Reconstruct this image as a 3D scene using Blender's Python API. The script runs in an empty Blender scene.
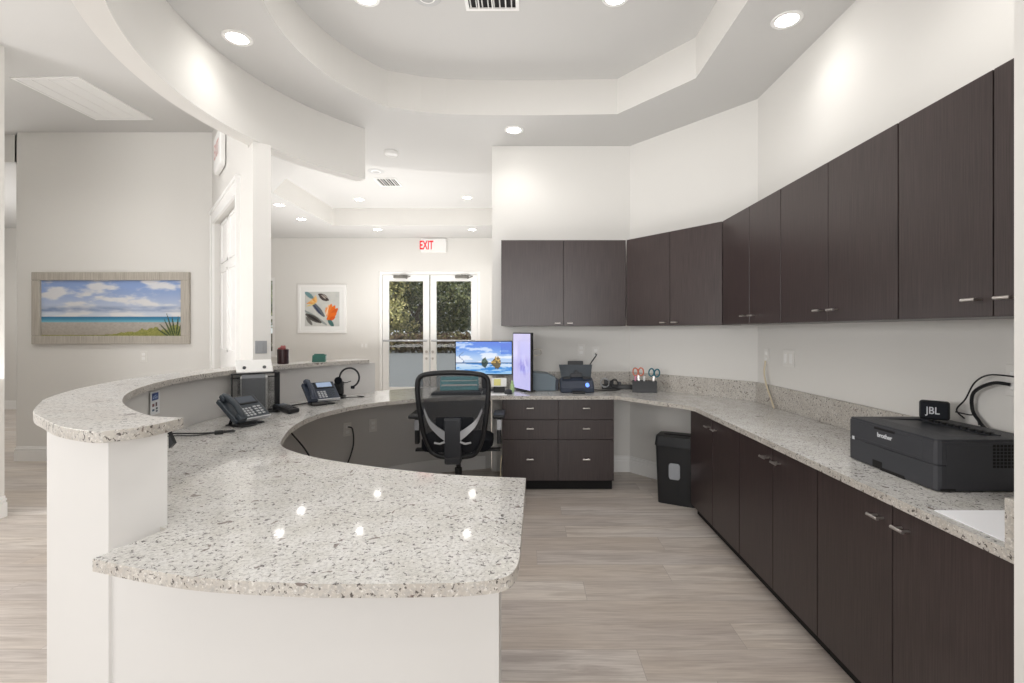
import bpy, bmesh, math, random
from mathutils import Vector, Matrix, noise
from mathutils.geometry import tessellate_polygon
random.seed(7)
PI = math.pi
COL = bpy.context.scene.collection
F = 480.0; CX = 527.0; CY = 331.0; EYE = 1.35
HC = .81          # desk height
HL = 1.10         # transaction ledge height
CC = (-.09, 2.9)  # centre of the round plan

def rad(d): return math.radians(d)
def lin(c): return c/12.92 if c <= .04045 else ((c+.055)/1.055)**2.4
def srgb(r, g, b): return (lin(r/255), lin(g/255), lin(b/255), 1)
def ring(r, t, c=CC): return (c[0]+r*math.cos(rad(t)), c[1]+r*math.sin(rad(t)))
def arc(r, a, b, n=24, c=CC): return [ring(r, a+(b-a)*i/n, c) for i in range(n+1)]

# ------------------------------------------------------------------ materials
def newmat(name):
    m = bpy.data.materials.new(name); m.use_nodes = True
    nt = m.node_tree; b = nt.nodes['Principled BSDF']
    return m, nt, b
def flat(name, col, rough=.5, metal=0, emit=None, es=0, spec=.5, bump=0, bscale=200, coat=0):
    m, nt, b = newmat(name)
    b.inputs['Base Color'].default_value = col
    b.inputs['Roughness'].default_value = rough
    b.inputs['Metallic'].default_value = metal
    b.inputs['Specular IOR Level'].default_value = spec
    b.inputs['Coat Weight'].default_value = coat
    if emit:
        b.inputs['Emission Color'].default_value = emit
        b.inputs['Emission Strength'].default_value = es
    tc = nt.nodes.new('ShaderNodeTexCoord')
    n = nt.nodes.new('ShaderNodeTexNoise'); n.inputs['Scale'].default_value = bscale
    nt.links.new(tc.outputs['Object'], n.inputs['Vector'])
    if bump:
        bp = nt.nodes.new('ShaderNodeBump'); bp.inputs['Strength'].default_value = bump
        bp.inputs['Distance'].default_value = .002
        nt.links.new(n.outputs['Fac'], bp.inputs['Height']); nt.links.new(bp.outputs['Normal'], b.inputs['Normal'])
    return m
def mixcol(nt, fac, a, b, mode='MIX'):
    x = nt.nodes.new('ShaderNodeMix'); x.data_type = 'RGBA'; x.blend_type = mode
    for s, v in ((0, fac), (6, a), (7, b)):
        if hasattr(v, 'links') or hasattr(v, 'is_linked'): nt.links.new(v, x.inputs[s])
        else: x.inputs[s].default_value = v
    return x.outputs[2]
def ramp(nt, src, stops):
    r = nt.nodes.new('ShaderNodeValToRGB'); nt.links.new(src, r.inputs[0])
    e = r.color_ramp.elements
    e[0].position, e[0].color = stops[0]; e[1].position, e[1].color = stops[1]
    for p, c in stops[2:]:
        k = e.new(p); k.color = c
    return r.outputs[0]
def g(v): return (v, v, v, 1)

def granite(name, base, warm, dark, tint=1.0):
    m, nt, b = newmat(name); N = nt.nodes; L = nt.links
    tc = N.new('ShaderNodeTexCoord'); v = tc.outputs['Object']
    def tex(t, s, **k):
        n = N.new(t); n.inputs['Scale'].default_value = s; L.new(v, n.inputs['Vector'])
        for a, q in k.items(): n.inputs[a].default_value = q
        return n
    c1 = tex('ShaderNodeTexNoise', 9, Detail=6, Roughness=.65)
    col = mixcol(nt, ramp(nt, c1.outputs['Fac'], [(.40, g(0)), (.62, g(1))]), base, warm)
    c2 = tex('ShaderNodeTexNoise', 100, Detail=5, Roughness=.75)
    col = mixcol(nt, ramp(nt, c2.outputs['Fac'], [(.48, g(0)), (.62, g(.8))]), col, srgb(168, 165, 162))
    c2b = tex('ShaderNodeTexNoise', 120, Detail=3, Roughness=.7)
    col = mixcol(nt, ramp(nt, c2b.outputs['Fac'], [(.54, g(0)), (.66, g(.6))]), col, srgb(238, 235, 230))
    c3 = tex('ShaderNodeTexNoise', 92, Detail=3, Roughness=.6, Distortion=.6)
    sp = ramp(nt, c3.outputs['Fac'], [(.59, g(0)), (.64, g(.95))])
    col = mixcol(nt, sp, col, dark)
    c4 = tex('ShaderNodeTexNoise', 24, Detail=3, Roughness=.5, Distortion=.8)
    sp2 = ramp(nt, c4.outputs['Fac'], [(.67, g(0)), (.70, g(.8))])
    col = mixcol(nt, sp2, col, srgb(104, 88, 82))
    L.new(col, b.inputs['Base Color'])
    b.inputs['Roughness'].default_value = .06
    b.inputs['Specular IOR Level'].default_value = .45
    return m
M = {}
M['granite'] = granite('speckled_granite', srgb(222, 221, 219), srgb(208, 206, 201), srgb(92, 88, 88))
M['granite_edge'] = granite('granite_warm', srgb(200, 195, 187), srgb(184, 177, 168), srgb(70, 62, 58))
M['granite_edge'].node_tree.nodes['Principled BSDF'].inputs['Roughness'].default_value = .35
M['granite_ledge'] = granite('granite_ledge', srgb(224, 222, 218), srgb(210, 205, 199), srgb(98, 94, 92)); M['granite_ledge'].node_tree.nodes['Principled BSDF'].inputs['Roughness'].default_value = .32
M['wall'] = flat('wall_paint', srgb(228, 226, 222), .75, spec=.25, bump=.05, bscale=60)
M['ceil'] = flat('ceiling_paint', srgb(209, 208, 206), .85, spec=.2)
M['ponywall'] = flat('desk_front_paint', srgb(212, 210, 207), .6, spec=.3)
M['trim'] = flat('trim_paint', srgb(244, 243, 241), .4)
M['whiteplastic'] = flat('white_plastic', srgb(232, 230, 226), .4)
M['black'] = flat('black_plastic', srgb(24, 25, 28), .42)
M['blacksoft'] = flat('black_fabric', srgb(20, 22, 28), .9, bump=.4, bscale=900, spec=.2)
M['charcoal'] = flat('charcoal_plastic', srgb(46, 48, 53), .42, bump=.15, bscale=900)
M['printer'] = flat('printer_plastic', srgb(58, 59, 64), .5, bump=.25, bscale=1500)
M['slate'] = flat('slate_blue_plastic', srgb(50, 58, 74), .4)
M['phonegrey'] = flat('grey_phone_plastic', srgb(58, 66, 74), .4)
M['steel'] = flat('brushed_nickel', srgb(205, 200, 196), .28, 1)
M['silver'] = flat('silver_plastic', srgb(188, 190, 194), .35, .5)
M['porcelain'] = flat('porcelain', srgb(244, 245, 250), .2)
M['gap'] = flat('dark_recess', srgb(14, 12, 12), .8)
M['led'] = flat('lamp_lens', g(1), .5, emit=(1, .97, .92, 1), es=22)
M['paper'] = flat('white_paper', srgb(240, 240, 238), .8)
M['teal'] = flat('teal_plastic', srgb(8, 92, 78), .4)
M['tealglass'] = flat('light_teal_plastic', srgb(120, 190, 198), .15)
M['red'] = flat('red_lettering', srgb(214, 28, 44), .5, emit=srgb(230, 30, 45), es=.35)
M['cord'] = flat('beige_cord', srgb(214, 202, 176), .5)
M['greybox'] = flat('blue_grey_plastic', srgb(116, 130, 140), .5)
M['speakergrey'] = flat('speaker_mesh', srgb(196, 196, 196), .7)
M['blind'] = flat('grey_plate', srgb(158, 160, 163), .5)
M['asphalt'] = flat('asphalt', srgb(118, 119, 121), .9, bump=.3, bscale=20)
M['closer'] = flat('closer_metal', srgb(120, 118, 112), .4, .4)
M['bark'] = flat('bark', srgb(74, 64, 54), .95, bump=.8, bscale=14)

def wood(name, c1, c2, rough=.32):
    m, nt, b = newmat(name); N = nt.nodes; L = nt.links
    tc = N.new('ShaderNodeTexCoord'); mp = N.new('ShaderNodeMapping')
    mp.inputs['Scale'].default_value = (260, 260, 5)
    L.new(tc.outputs['Object'], mp.inputs['Vector'])
    n = N.new('ShaderNodeTexNoise'); n.inputs['Scale'].default_value = 1; n.inputs['Detail'].default_value = 4
    L.new(mp.outputs[0], n.inputs['Vector'])
    n2 = N.new('ShaderNodeTexNoise'); n2.inputs['Scale'].default_value = 5; n2.inputs['Detail'].default_value = 3
    L.new(tc.outputs['Object'], n2.inputs['Vector'])
    a = mixcol(nt, ramp(nt, n.outputs['Fac'], [(.35, g(0)), (.65, g(1))]), c1, c2)
    a = mixcol(nt, ramp(nt, n2.outputs['Fac'], [(.3, g(0)), (.8, g(.35))]), a, c2)
    L.new(a, b.inputs['Base Color'])
    b.inputs['Roughness'].default_value = rough
    b.inputs['Specular IOR Level'].default_value = .5
    return m
M['espresso'] = wood('espresso_laminate', srgb(46, 37, 37), srgb(66, 55, 54))
M['framewood'] = wood('washed_grey_wood', srgb(160, 152, 142), srgb(196, 190, 180), .6)

def planks():
    m, nt, b = newmat('pale_oak_planks'); N = nt.nodes; L = nt.links
    tc = N.new('ShaderNodeTexCoord')
    br = N.new('ShaderNodeTexBrick')
    sp = N.new('ShaderNodeSeparateXYZ'); L.new(tc.outputs['Object'], sp.inputs[0])
    dv = N.new('ShaderNodeMath'); dv.operation = 'DIVIDE'; dv.inputs[1].default_value = .185; L.new(sp.outputs[1], dv.inputs[0])
    fl = N.new('ShaderNodeMath'); fl.operation = 'FLOOR'; L.new(dv.outputs[0], fl.inputs[0])
    wn = N.new('ShaderNodeTexWhiteNoise'); wn.noise_dimensions = '1D'; L.new(fl.outputs[0], wn.inputs['W'])
    ma = N.new('ShaderNodeMath'); ma.operation = 'MULTIPLY_ADD'; ma.inputs[1].default_value = 1.5; L.new(wn.outputs['Value'], ma.inputs[0]); L.new(sp.outputs[0], ma.inputs[2])
    cb = N.new('ShaderNodeCombineXYZ'); L.new(ma.outputs[0], cb.inputs[0]); L.new(sp.outputs[1], cb.inputs[1]); L.new(cb.outputs[0], br.inputs['Vector'])
    br.offset = 0; br.squash = 1
    br.inputs['Color1'].default_value = g(0); br.inputs['Color2'].default_value = g(1)
    br.inputs['Mortar'].default_value = g(.5)
    br.inputs['Scale'].default_value = 1; br.inputs['Mortar Size'].default_value = .0012
    br.inputs['Brick Width'].default_value = 1.5; br.inputs['Row Height'].default_value = .185
    base = mixcol(nt, br.outputs['Color'], srgb(196, 187, 181), srgb(228, 222, 216))
    # per-plank shift of the grain
    ad = N.new('ShaderNodeVectorMath'); ad.operation = 'MULTIPLY_ADD'
    L.new(br.outputs['Color'], ad.inputs[0]); ad.inputs[1].default_value = (9, 5, 3); L.new(tc.outputs['Object'], ad.inputs[2])
    mp = N.new('ShaderNodeMapping'); mp.inputs['Scale'].default_value = (1.3, 16, 1); L.new(ad.outputs[0], mp.inputs['Vector'])
    n = N.new('ShaderNodeTexNoise'); n.inputs['Scale'].default_value = 1.6; n.inputs['Detail'].default_value = 7
    n.inputs['Roughness'].default_value = .62; n.inputs['Distortion'].default_value = .7
    L.new(mp.outputs[0], n.inputs['Vector'])
    c = mixcol(nt, ramp(nt, n.outputs['Fac'], [(.36, g(.75)), (.56, g(0))]), base, srgb(166, 155, 149))
    mp2 = N.new('ShaderNodeMapping'); mp2.inputs['Scale'].default_value = (.5, 2.2, 1); L.new(ad.outputs[0], mp2.inputs['Vector'])
    n3 = N.new('ShaderNodeTexNoise'); n3.inputs['Scale'].default_value = 1.2; n3.inputs['Detail'].default_value = 2
    L.new(mp2.outputs[0], n3.inputs['Vector'])
    c = mixcol(nt, ramp(nt, n3.outputs['Fac'], [(.35, g(0)), (.7, g(.4))]), c, srgb(214, 198, 178))
    mp3 = N.new('ShaderNodeMapping'); mp3.inputs['Scale'].default_value = (4, 90, 1); L.new(ad.outputs[0], mp3.inputs['Vector'])
    n4 = N.new('ShaderNodeTexNoise'); n4.inputs['Scale'].default_value = 1.5; n4.inputs['Detail'].default_value = 3
    L.new(mp3.outputs[0], n4.inputs['Vector'])
    c = mixcol(nt, ramp(nt, n4.outputs['Fac'], [(.35, g(.3)), (.6, g(0))]), c, srgb(150, 138, 130))
    c = mixcol(nt, br.outputs['Fac'], c, srgb(168, 158, 150))
    L.new(c, b.inputs['Base Color'])
    b.inputs['Roughness'].default_value = .34
    b.inputs['Specular IOR Level'].default_value = .4
    return m
M['floor'] = planks()

def attrmat(name, rough=.4, emit=0):
    m, nt, b = newmat(name)
    a = nt.nodes.new('ShaderNodeAttribute'); a.attribute_name = 'paint'
    nt.links.new(a.outputs['Color'], b.inputs['Base Color'])
    if emit:
        b.inputs['Base Color'].default_value = g(0)
        for l in list(b.inputs['Base Color'].links): nt.links.remove(l)
        nt.links.new(a.outputs['Color'], b.inputs['Emission Color']); b.inputs['Emission Strength'].default_value = emit
    b.inputs['Roughness'].default_value = rough
    return m
M['paint'] = attrmat('painted_print', .35)
M['screen'] = attrmat('lit_screen', .2, .95)

def glassmat():
    m, nt, b = newmat('clear_glass'); N = nt.nodes; L = nt.links; N.remove(b)
    o = N['Material Output']; t = N.new('ShaderNodeBsdfTransparent'); t.inputs[0].default_value = (.93, .95, .94, 1)
    gl = N.new('ShaderNodeBsdfGlossy'); gl.inputs['Roughness'].default_value = .03
    fr = N.new('ShaderNodeFresnel'); fr.inputs[0].default_value = 1.45
    mx = N.new('ShaderNodeMixShader'); L.new(fr.outputs[0], mx.inputs[0]); L.new(t.outputs[0], mx.inputs[1]); L.new(gl.outputs[0], mx.inputs[2])
    L.new(mx.outputs[0], o.inputs[0]); return m
M['glass'] = glassmat()
def meshmat(name, col, scale, fill, rot=0):
    m, nt, b = newmat(name); N = nt.nodes; L = nt.links
    b.inputs['Base Color'].default_value = col; b.inputs['Roughness'].default_value = .6
    tc = N.new('ShaderNodeTexCoord'); mp = N.new('ShaderNodeMapping'); mp.inputs['Rotation'].default_value = (0, rot, 0)
    L.new(tc.outputs['Object'], mp.inputs['Vector'])
    sep = N.new('ShaderNodeSeparateXYZ'); L.new(mp.outputs[0], sep.inputs[0])
    outs = []
    for ax in (0, 2):
        mu = N.new('ShaderNodeMath'); mu.operation = 'MULTIPLY'; mu.inputs[1].default_value = scale; L.new(sep.outputs[ax], mu.inputs[0])
        fr = N.new('ShaderNodeMath'); fr.operation = 'FRACT'; L.new(mu.outputs[0], fr.inputs[0])
        lt = N.new('ShaderNodeMath'); lt.operation = 'LESS_THAN'; lt.inputs[1].default_value = fill; L.new(fr.outputs[0], lt.inputs[0])
        outs.append(lt)
    mxm = N.new('ShaderNodeMath'); mxm.operation = 'MAXIMUM'; L.new(outs[0].outputs[0], mxm.inputs[0]); L.new(outs[1].outputs[0], mxm.inputs[1])
    L.new(mxm.outputs[0], b.inputs['Alpha'])
    return m
M['chairmesh'] = meshmat('chair_mesh', srgb(20, 24, 32), 150, .46, rad(45))
M['wiremesh'] = meshmat('wire_mesh', srgb(28, 30, 34), 260, .24)
def leafmat(name, a, b_, c):
    m, nt, b = newmat(name); N = nt.nodes; L = nt.links
    gm = N.new('ShaderNodeNewGeometry')
    L.new(ramp(nt, gm.outputs['Random Per Island'], [(0, a), (1, c), (.5, b_)]), b.inputs['Base Color'])
    b.inputs['Roughness'].default_value = .6
    return m
M['leaf'] = leafmat('oak_leaves', srgb(52, 62, 38), srgb(92, 100, 58), srgb(140, 140, 92))
M['leaf2'] = leafmat('pale_leaves', srgb(122, 122, 72), srgb(172, 166, 104), srgb(208, 194, 136))
M['hedge'] = leafmat('hedge_leaves', srgb(58, 48, 36), srgb(98, 74, 56), srgb(120, 116, 72))

# ------------------------------------------------------------------ mesh helpers
class MB:
    def __init__(s): s.bm = bmesh.new(); s.X = Matrix.Identity(4)
    def _v(s, pts): return [s.bm.verts.new(s.X @ Vector(p)) for p in pts]
    def box(s, x0, x1, y0, y1, z0, z1, bev=0, seg=2):
        vs = s._v([(x, y, z) for z in (z0, z1) for x, y in ((x0, y0), (x1, y0), (x1, y1), (x0, y1))])
        fs = [s.bm.faces.new([vs[i] for i in q]) for q in ((3, 2, 1, 0), (4, 5, 6, 7), (0, 1, 5, 4), (1, 2, 6, 5), (2, 3, 7, 6), (3, 0, 4, 7))]
        if bev:
            es = list({e for f in fs for e in f.edges})
            bmesh.ops.bevel(s.bm, geom=es, offset=bev, segments=seg, profile=.5, affect='EDGES')
        return s
    def cyl(s, a, b, r, r2=None, n=16, cap=True):
        a, b = Vector(a), Vector(b); r2 = r if r2 is None else r2
        d = (b-a).normalized(); u = d.orthogonal().normalized(); w = d.cross(u)
        A = s._v([a+(u*math.cos(t)+w*math.sin(t))*r for t in [2*PI*i/n for i in range(n)]])
        B = s._v([b+(u*math.cos(t)+w*math.sin(t))*r2 for t in [2*PI*i/n for i in range(n)]])
        for i in range(n): s.bm.faces.new((A[i], A[(i+1) % n], B[(i+1) % n], B[i]))
        if cap: s.bm.faces.new(A[::-1]); s.bm.faces.new(B)
        return s
    def tube(s, pts, r, n=8, closed=False, flatx=None):
        pts = [Vector(p) for p in pts]; m = len(pts); rings = []; u = None
        for i, p in enumerate(pts):
            if closed: d = pts[(i+1) % m]-pts[i-1]
            else: d = pts[min(i+1, m-1)]-pts[max(i-1, 0)]
            d.normalize()
            if u is None: u = d.orthogonal().normalized()
            u = (u-d*u.dot(d)).normalized(); w = d.cross(u)
            rings.append(s._v([p+(u*math.cos(t)+w*math.sin(t))*r for t in [2*PI*k/n for k in range(n)]]))
        for i in range(m if closed else m-1):
            A, B = rings[i], rings[(i+1) % m]
            for k in range(n): s.bm.faces.new((A[k], A[(k+1) % n], B[(k+1) % n], B[k]))
        if not closed: s.bm.faces.new(rings[0][::-1]); s.bm.faces.new(rings[-1])
        return s
    def lathe(s, prof, c=(0, 0, 0), n=24, cap=True):
        rings = [s._v([(c[0]+r*math.cos(2*PI*k/n), c[1]+r*math.sin(2*PI*k/n), c[2]+z) for k in range(n)]) for r, z in prof]
        for A, B in zip(rings, rings[1:]):
            for k in range(n): s.bm.faces.new((A[k], A[(k+1) % n], B[(k+1) % n], B[k]))
        if cap and prof[0][0] > 1e-5: s.bm.faces.new(rings[0][::-1])
        if cap and prof[-1][0] > 1e-5: s.bm.faces.new(rings[-1])
        return s
    def prism(s, poly, z0, z1, holes=(), top=True, bottom=True):
        loops = [list(poly)]+[list(h) for h in holes]
        flatl = [p for l in loops for p in l]
        tris = tessellate_polygon([[Vector((p[0], p[1], 0)) for p in l] for l in loops])
        B = s._v([(p[0], p[1], z0) for p in flatl]); T = s._v([(p[0], p[1], z1) for p in flatl])
        for t in tris:
            try:
                if bottom: s.bm.faces.new([B[i] for i in t])
                if top: s.bm.faces.new([T[i] for i in t])
            except ValueError: pass
        o = 0
        for l in loops:
            n = len(l)
            for i in range(n): s.bm.faces.new((B[o+i], B[o+(i+1) % n], T[o+(i+1) % n], T[o+i]))
            o += n
        return s
    def sheet(s, poly, z, holes=()):
        loops = [list(poly)]+[list(h) for h in holes]
        tris = tessellate_polygon([[Vector((p[0], p[1], 0)) for p in l] for l in loops])
        V = s._v([(p[0], p[1], z) for l in loops for p in l])
        for t in tris: s.bm.faces.new([V[i] for i in t])
        return s
    def strip(s, pts, z0, z1, closed=False):
        A = s._v([(p[0], p[1], z0) for p in pts]); B = s._v([(p[0], p[1], z1) for p in pts]); n = len(pts)
        for i in range(n if closed else n-1): s.bm.faces.new((A[i], A[(i+1) % n], B[(i+1) % n], B[i]))
        return s
    def quad(s, pts): s.bm.faces.new(s._v(pts)); return s
    def build(s, name, mat, parent=None, smooth=False, bevel=0, nofix=False):
        if not nofix: bmesh.ops.recalc_face_normals(s.bm, faces=s.bm.faces)
        me = bpy.data.meshes.new(name); s.bm.to_mesh(me); s.bm.free()
        me.materials.append(mat if not isinstance(mat, str) else M[mat])
        if smooth:
            for p in me.polygons: p.use_smooth = True
            try: me.set_sharp_from_angle(angle=rad(40))
            except Exception: pass
        o = bpy.data.objects.new(name, me); COL.objects.link(o)
        if parent: o.parent = parent
        if bevel:
            b = o.modifiers.new('b', 'BEVEL'); b.width = bevel; b.segments = 2; b.limit_method = 'ANGLE'; b.angle_limit = rad(50)
        return o
def tag(o, label, cat, group=None, kind=None):
    o['label'] = label; o['category'] = cat
    if group: o['group'] = group
    if kind: o['kind'] = kind
    return o
def thing(name, label, cat, loc=(0, 0, 0), rz=0, group=None, rot=None):
    o = bpy.data.objects.new(name, None); COL.objects.link(o); o.empty_display_size = .1
    o.location = loc; o.rotation_euler = rot or (0, 0, rad(rz))
    return tag(o, label, cat, group)
def struct(o): o['kind'] = 'structure'; return o
def dup(root, loc, rz=None, label=None):
    def cp(o, par):
        c = o.copy(); COL.objects.link(c); c.parent = par
        for ch in list(kids.get(o.name, [])): cp(ch, c)
        return c
    kids = {}
    for o in bpy.data.objects:
        if o.parent: kids.setdefault(o.parent.name, []).append(o)
    r = cp(root, None); r.location = loc
    if rz is not None: r.rotation_euler = (0, 0, rad(rz))
    if label: r['label'] = label
    return r
def text_mesh(txt, size, name, mat, parent, M4, extrude=.0006, xs=1, bold=0):
    cu = bpy.data.curves.new('t', 'FONT'); cu.body = txt; cu.size = size; cu.extrude = extrude; cu.offset = bold
    cu.align_x = 'CENTER'; cu.align_y = 'CENTER'
    t = bpy.data.objects.new('t', cu); COL.objects.link(t)
    dg = bpy.context.evaluated_depsgraph_get(); dg.update()
    me = bpy.data.meshes.new_from_object(t.evaluated_get(dg)); bpy.data.objects.remove(t)
    me.transform(Matrix.Diagonal((xs, 1, 1, 1))); me.transform(Matrix.Rotation(rad(90), 4, 'X')); me.transform(M4)
    me.materials.clear(); me.materials.append(M[mat]); me.name = name
    o = bpy.data.objects.new(name, me); COL.objects.link(o); o.parent = parent
    return o
def painting(name, w, h, nx, ny, fn, mat, parent, y=0, x0=None, z0=0):
    """a flat picture standing in local XZ, facing -Y, painted by fn(u,v)->(r,g,b 0..255), v up"""
    x0 = -w/2 if x0 is None else x0
    vs = []; cs = []
    for j in range(ny+1):
        for i in range(nx+1):
            u, v = i/nx, j/ny; vs.append((x0+u*w, y, z0+v*h)); c = fn(u, v); cs.append([lin(max(0, min(255, q))/255) for q in c])
    fs = [(j*(nx+1)+i, j*(nx+1)+i+1, (j+1)*(nx+1)+i+1, (j+1)*(nx+1)+i) for j in range(ny) for i in range(nx)]
    me = bpy.data.meshes.new(name); me.from_pydata(vs, [], fs)
    a = me.color_attributes.new('paint', 'FLOAT_COLOR', 'POINT')
    for k, c in enumerate(cs): a.data[k].color = (*c, 1)
    me.materials.append(M[mat]); o = bpy.data.objects.new(name, me); COL.objects.link(o); o.parent = parent
    return o
def lerp(a, b, t): return tuple(p+(q-p)*t for p, q in zip(a, b))
def sm(a, b, x): t = max(0, min(1, (x-a)/(b-a))); return t*t*(3-2*t)
def fb(x, y, o=5): return .5+.5*noise.fractal(Vector((x, y, 3.3)), 1, 2, o)
def T(x, y, z): return Matrix.Translation((x, y, z))
def spline(pts, n=8):
    out = []; P = [Vector(p) for p in pts]
    for i in range(len(P)-1):
        p0 = P[max(i-1, 0)]; p1 = P[i]; p2 = P[i+1]; p3 = P[min(i+2, len(P)-1)]
        for k in range(n):
            t = k/n
            out.append(.5*((2*p1)+(p2-p0)*t+(2*p0-5*p1+4*p2-p3)*t*t+(3*p1-p0-3*p2+p3)*t**3))
    out.append(P[-1]); return out
def xy(v): return [(p[0], p[1]) for p in v]

# ------------------------------------------------------------------ room shell
HI = 3.42; SO = 3.13; YF = 9.2
struct(MB().box(-10, 2.0, -3.0, YF+.15, -.05, 0).build('floor', 'floor'))
struct(MB().box(-10, 2.0, -3.0, YF+.15, HI, HI+.05).build('ceiling', 'ceil'))
# soffit: lowered ceiling with the round tray and the lobby tray cut out
DW0 = (-3.28, 5.0); DW1 = (-1.934, 3.387); DN = (.768, .641)
tray = arc(1.37, 72, 262, 44) + [(.55, 1.5), (1.20, 1.9), (1.20, 3.36), (.73, 3.92), (.2, 4.18)]
tray = arc(1.37, 138, 262, 40) + [(.5, 1.50), (1.19, 1.95), (1.19, 3.38), (.74, 3.94), (.1, 3.96), (-.22, 3.96), (-.45, 3.955), (-.66, 3.94), (-.86, 3.90), (-1.0, 3.85)]
tray = [p for p in tray]
tray = xy(tray)
lob = [(-3.27, 8.09), (-3.27, 6.17), (-2.5, 5.22), (-2.1, 5.12)] + xy(spline([(-1.65, 5.18), (-1.13, 5.34), (-.61, 5.42), (0.0, 5.42), (.7, 5.35)], 6)) + [(.7, 8.09)]
beam_c = arc(1.94, 154, 240, 40)
so_out = [(2.0, -3.0), (2.0, YF), (-10, YF), (-10, 5.06), (-3.25, 5.06), (-1.86, 3.5)] + beam_c + [(-1.06, .9), (-1.06, -3.0)]
so = MB().sheet(so_out, SO, [tray, lob])
so.strip(tray, SO, HI, True); so.strip(lob, SO, HI, True); so.strip([(-1.06, .9), (-1.06, -3)], SO, HI); so.strip([(-10, 5.06), (-5.40, 5.06)], SO, HI)
so = struct(so.build('ceiling_soffit', 'ceil')); so.data.materials.append(M['wall'])
for p in so.data.polygons:
    if abs(p.normal.z) < .5: p.material_index = 1
# dropped curved beam
bm_ = MB().prism(arc(1.88, 135.2, 243, 60) + arc(2.0, 243, 135.2, 60), 2.69, HI)
struct(bm_.build('trim_1', 'wall', smooth=True))

def wall(name, poly, z0=0, z1=HI, mat='wall'): return struct(MB().prism(poly, z0, z1).build(name, mat))
wall('wall_back', [(-.337, 4.62), (.99, 4.62), (1.77, 3.68), (1.95, 3.72), (1.05, 4.78), (-.337, 4.78)])
wall('wall_right', [(1.77, -3), (1.77, 3.68), (1.95, 3.72), (1.95, -3)])
wall('wall_right_return', [(1.172, .93), (1.77, .93), (1.77, 1.155), (1.172, 1.155)])
# far lobby wall with door opening and window opening
DX0, DX1, DZ = -2.84, -.90, 2.50
fw = MB()
fw.box(-4.83, DX0, YF, YF+.15, 0, HI).box(DX1, 2.0, YF, YF+.15, 0, HI).box(DX0, DX1, YF, YF+.15, DZ, HI)
fw.box(-10, -6.2, YF, YF+.15, 0, HI).box(-6.2, -4.83, YF, YF+.15, 0, .88).box(-6.2, -4.83, YF, YF+.15, 2.38, HI)
struct(fw.build('wall_far', 'wall'))
wall('wall_lobby_right', [(.75, 4.78), (.85, 4.78), (.85, YF), (.75, YF)])
wall('wall_left', [(-5.31, 5.0), (-3.28, 5.0), (-3.18, 5.08), (-3.25, 5.15), (-5.48, 5.15)])
def diag(a, b, th, side=DN): return [a, b, (b[0]+side[0]*th, b[1]+side[1]*th), (a[0]+side[0]*th, a[1]+side[1]*th)]
def along(t, off=0): return (DW0[0]+.641*t+DN[0]*off, DW0[1]-.768*t+DN[1]*off)
DT0, DT1, DDZ = .17, 1.50, 2.44
dw = MB()
def dseg(t0, t1, z0, z1): dw.prism([along(t0), along(t1), along(t1, .115), along(t0, .115)], z0, z1)
dseg(0, DT0, 0, HI); dseg(DT1, 1.93, 0, HI); dseg(1.93, 2.1, 0, 2.689); dseg(DT0, DT1, DDZ, HI)
struct(dw.build('wall_diagonal', 'wall'))
wall('wall_hall_near', [(-10, 3.38), (-3.81, 3.38), (-3.81, 3.5), (-10, 3.5)])
wall('wall_hall_far', [(-10, 8.3), (-7.4, 8.3), (-7.4, 8.42), (-10, 8.42)])
wall('wall_outer_left', [(-10, -3), (-10, YF+.15), (-10.15, YF+.15), (-10.15, -3)])

# baseboards
def baseboard(name, pts, h=.15):
    # pts run so that the room is on the left-hand side of the direction
    b = MB(); n = len(pts)
    for i in range(n-1):
        a, c = Vector(pts[i]), Vector(pts[i+1]); d = (c-a).normalized(); nn = Vector((-d.y, d.x))
        for t, z0, z1 in ((.022, 0, h*.70), (.012, h*.70, h*.78), (.018, h*.78, h*.88), (.008, h*.88, h)):
            p = [a-d*.0, c+d*.0, c+nn*t+d*t*.6*(i == n-2), a+nn*t]
            b.prism(xy(p), z0, z1)
    return struct(b.build(name, 'trim'))
baseboard('baseboard_left', [(-3.29, 4.999), (-5.31, 4.999)])
baseboard('baseboard_hall_near', [(-3.81, 3.5), (-3.81, 3.379), (-10, 3.379)])
baseboard('baseboard_hall_far', [(-7.4, 8.299), (-10, 8.299)])
baseboard('baseboard_back', [(1.769, 3.68), (.99, 4.619), (.74, 4.619)])
baseboard('baseboard_far', [(DX0-.02, YF-.001), (-6.9, YF-.001)])
baseboard('baseboard_diagonal', [along(2.09, -.001), along(DT1+.1, -.001)])

# ------------------------------------------------------------------ diagonal-wall door
def along3(t, off, z): p = along(t, off); return (p[0], p[1], z)
dr = struct(bpy.data.objects.new('door_1', None)); COL.objects.link(dr)
c = MB()
def dbox(m, t0, t1, o0, o1, z0, z1): m.prism([along(t0, o0), along(t1, o0), along(t1, o1), along(t0, o1)], z0, z1)
dbox(c, DT0-.10, DT0, -.022, 0, 0, DDZ+.10); dbox(c, DT1, DT1+.10, -.022, 0, 0, DDZ+.10); dbox(c, DT0, DT1, -.022, 0, DDZ, DDZ+.10)
dbox(c, DT0-.12, DT1+.12, -.035, 0, DDZ+.10, DDZ+.13)
dbox(c, DT0-.115, DT0-.085, -.03, 0, 0, DDZ+.10); dbox(c, DT1+.085, DT1+.115, -.03, 0, 0, DDZ+.10)
c.build('door_casing', 'trim', dr)
l = MB(); dbox(l, DT0+.012, DT1-.012, .05, .09, .01, DDZ-.012)
l.build('door_leaf', 'trim', dr)
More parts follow.
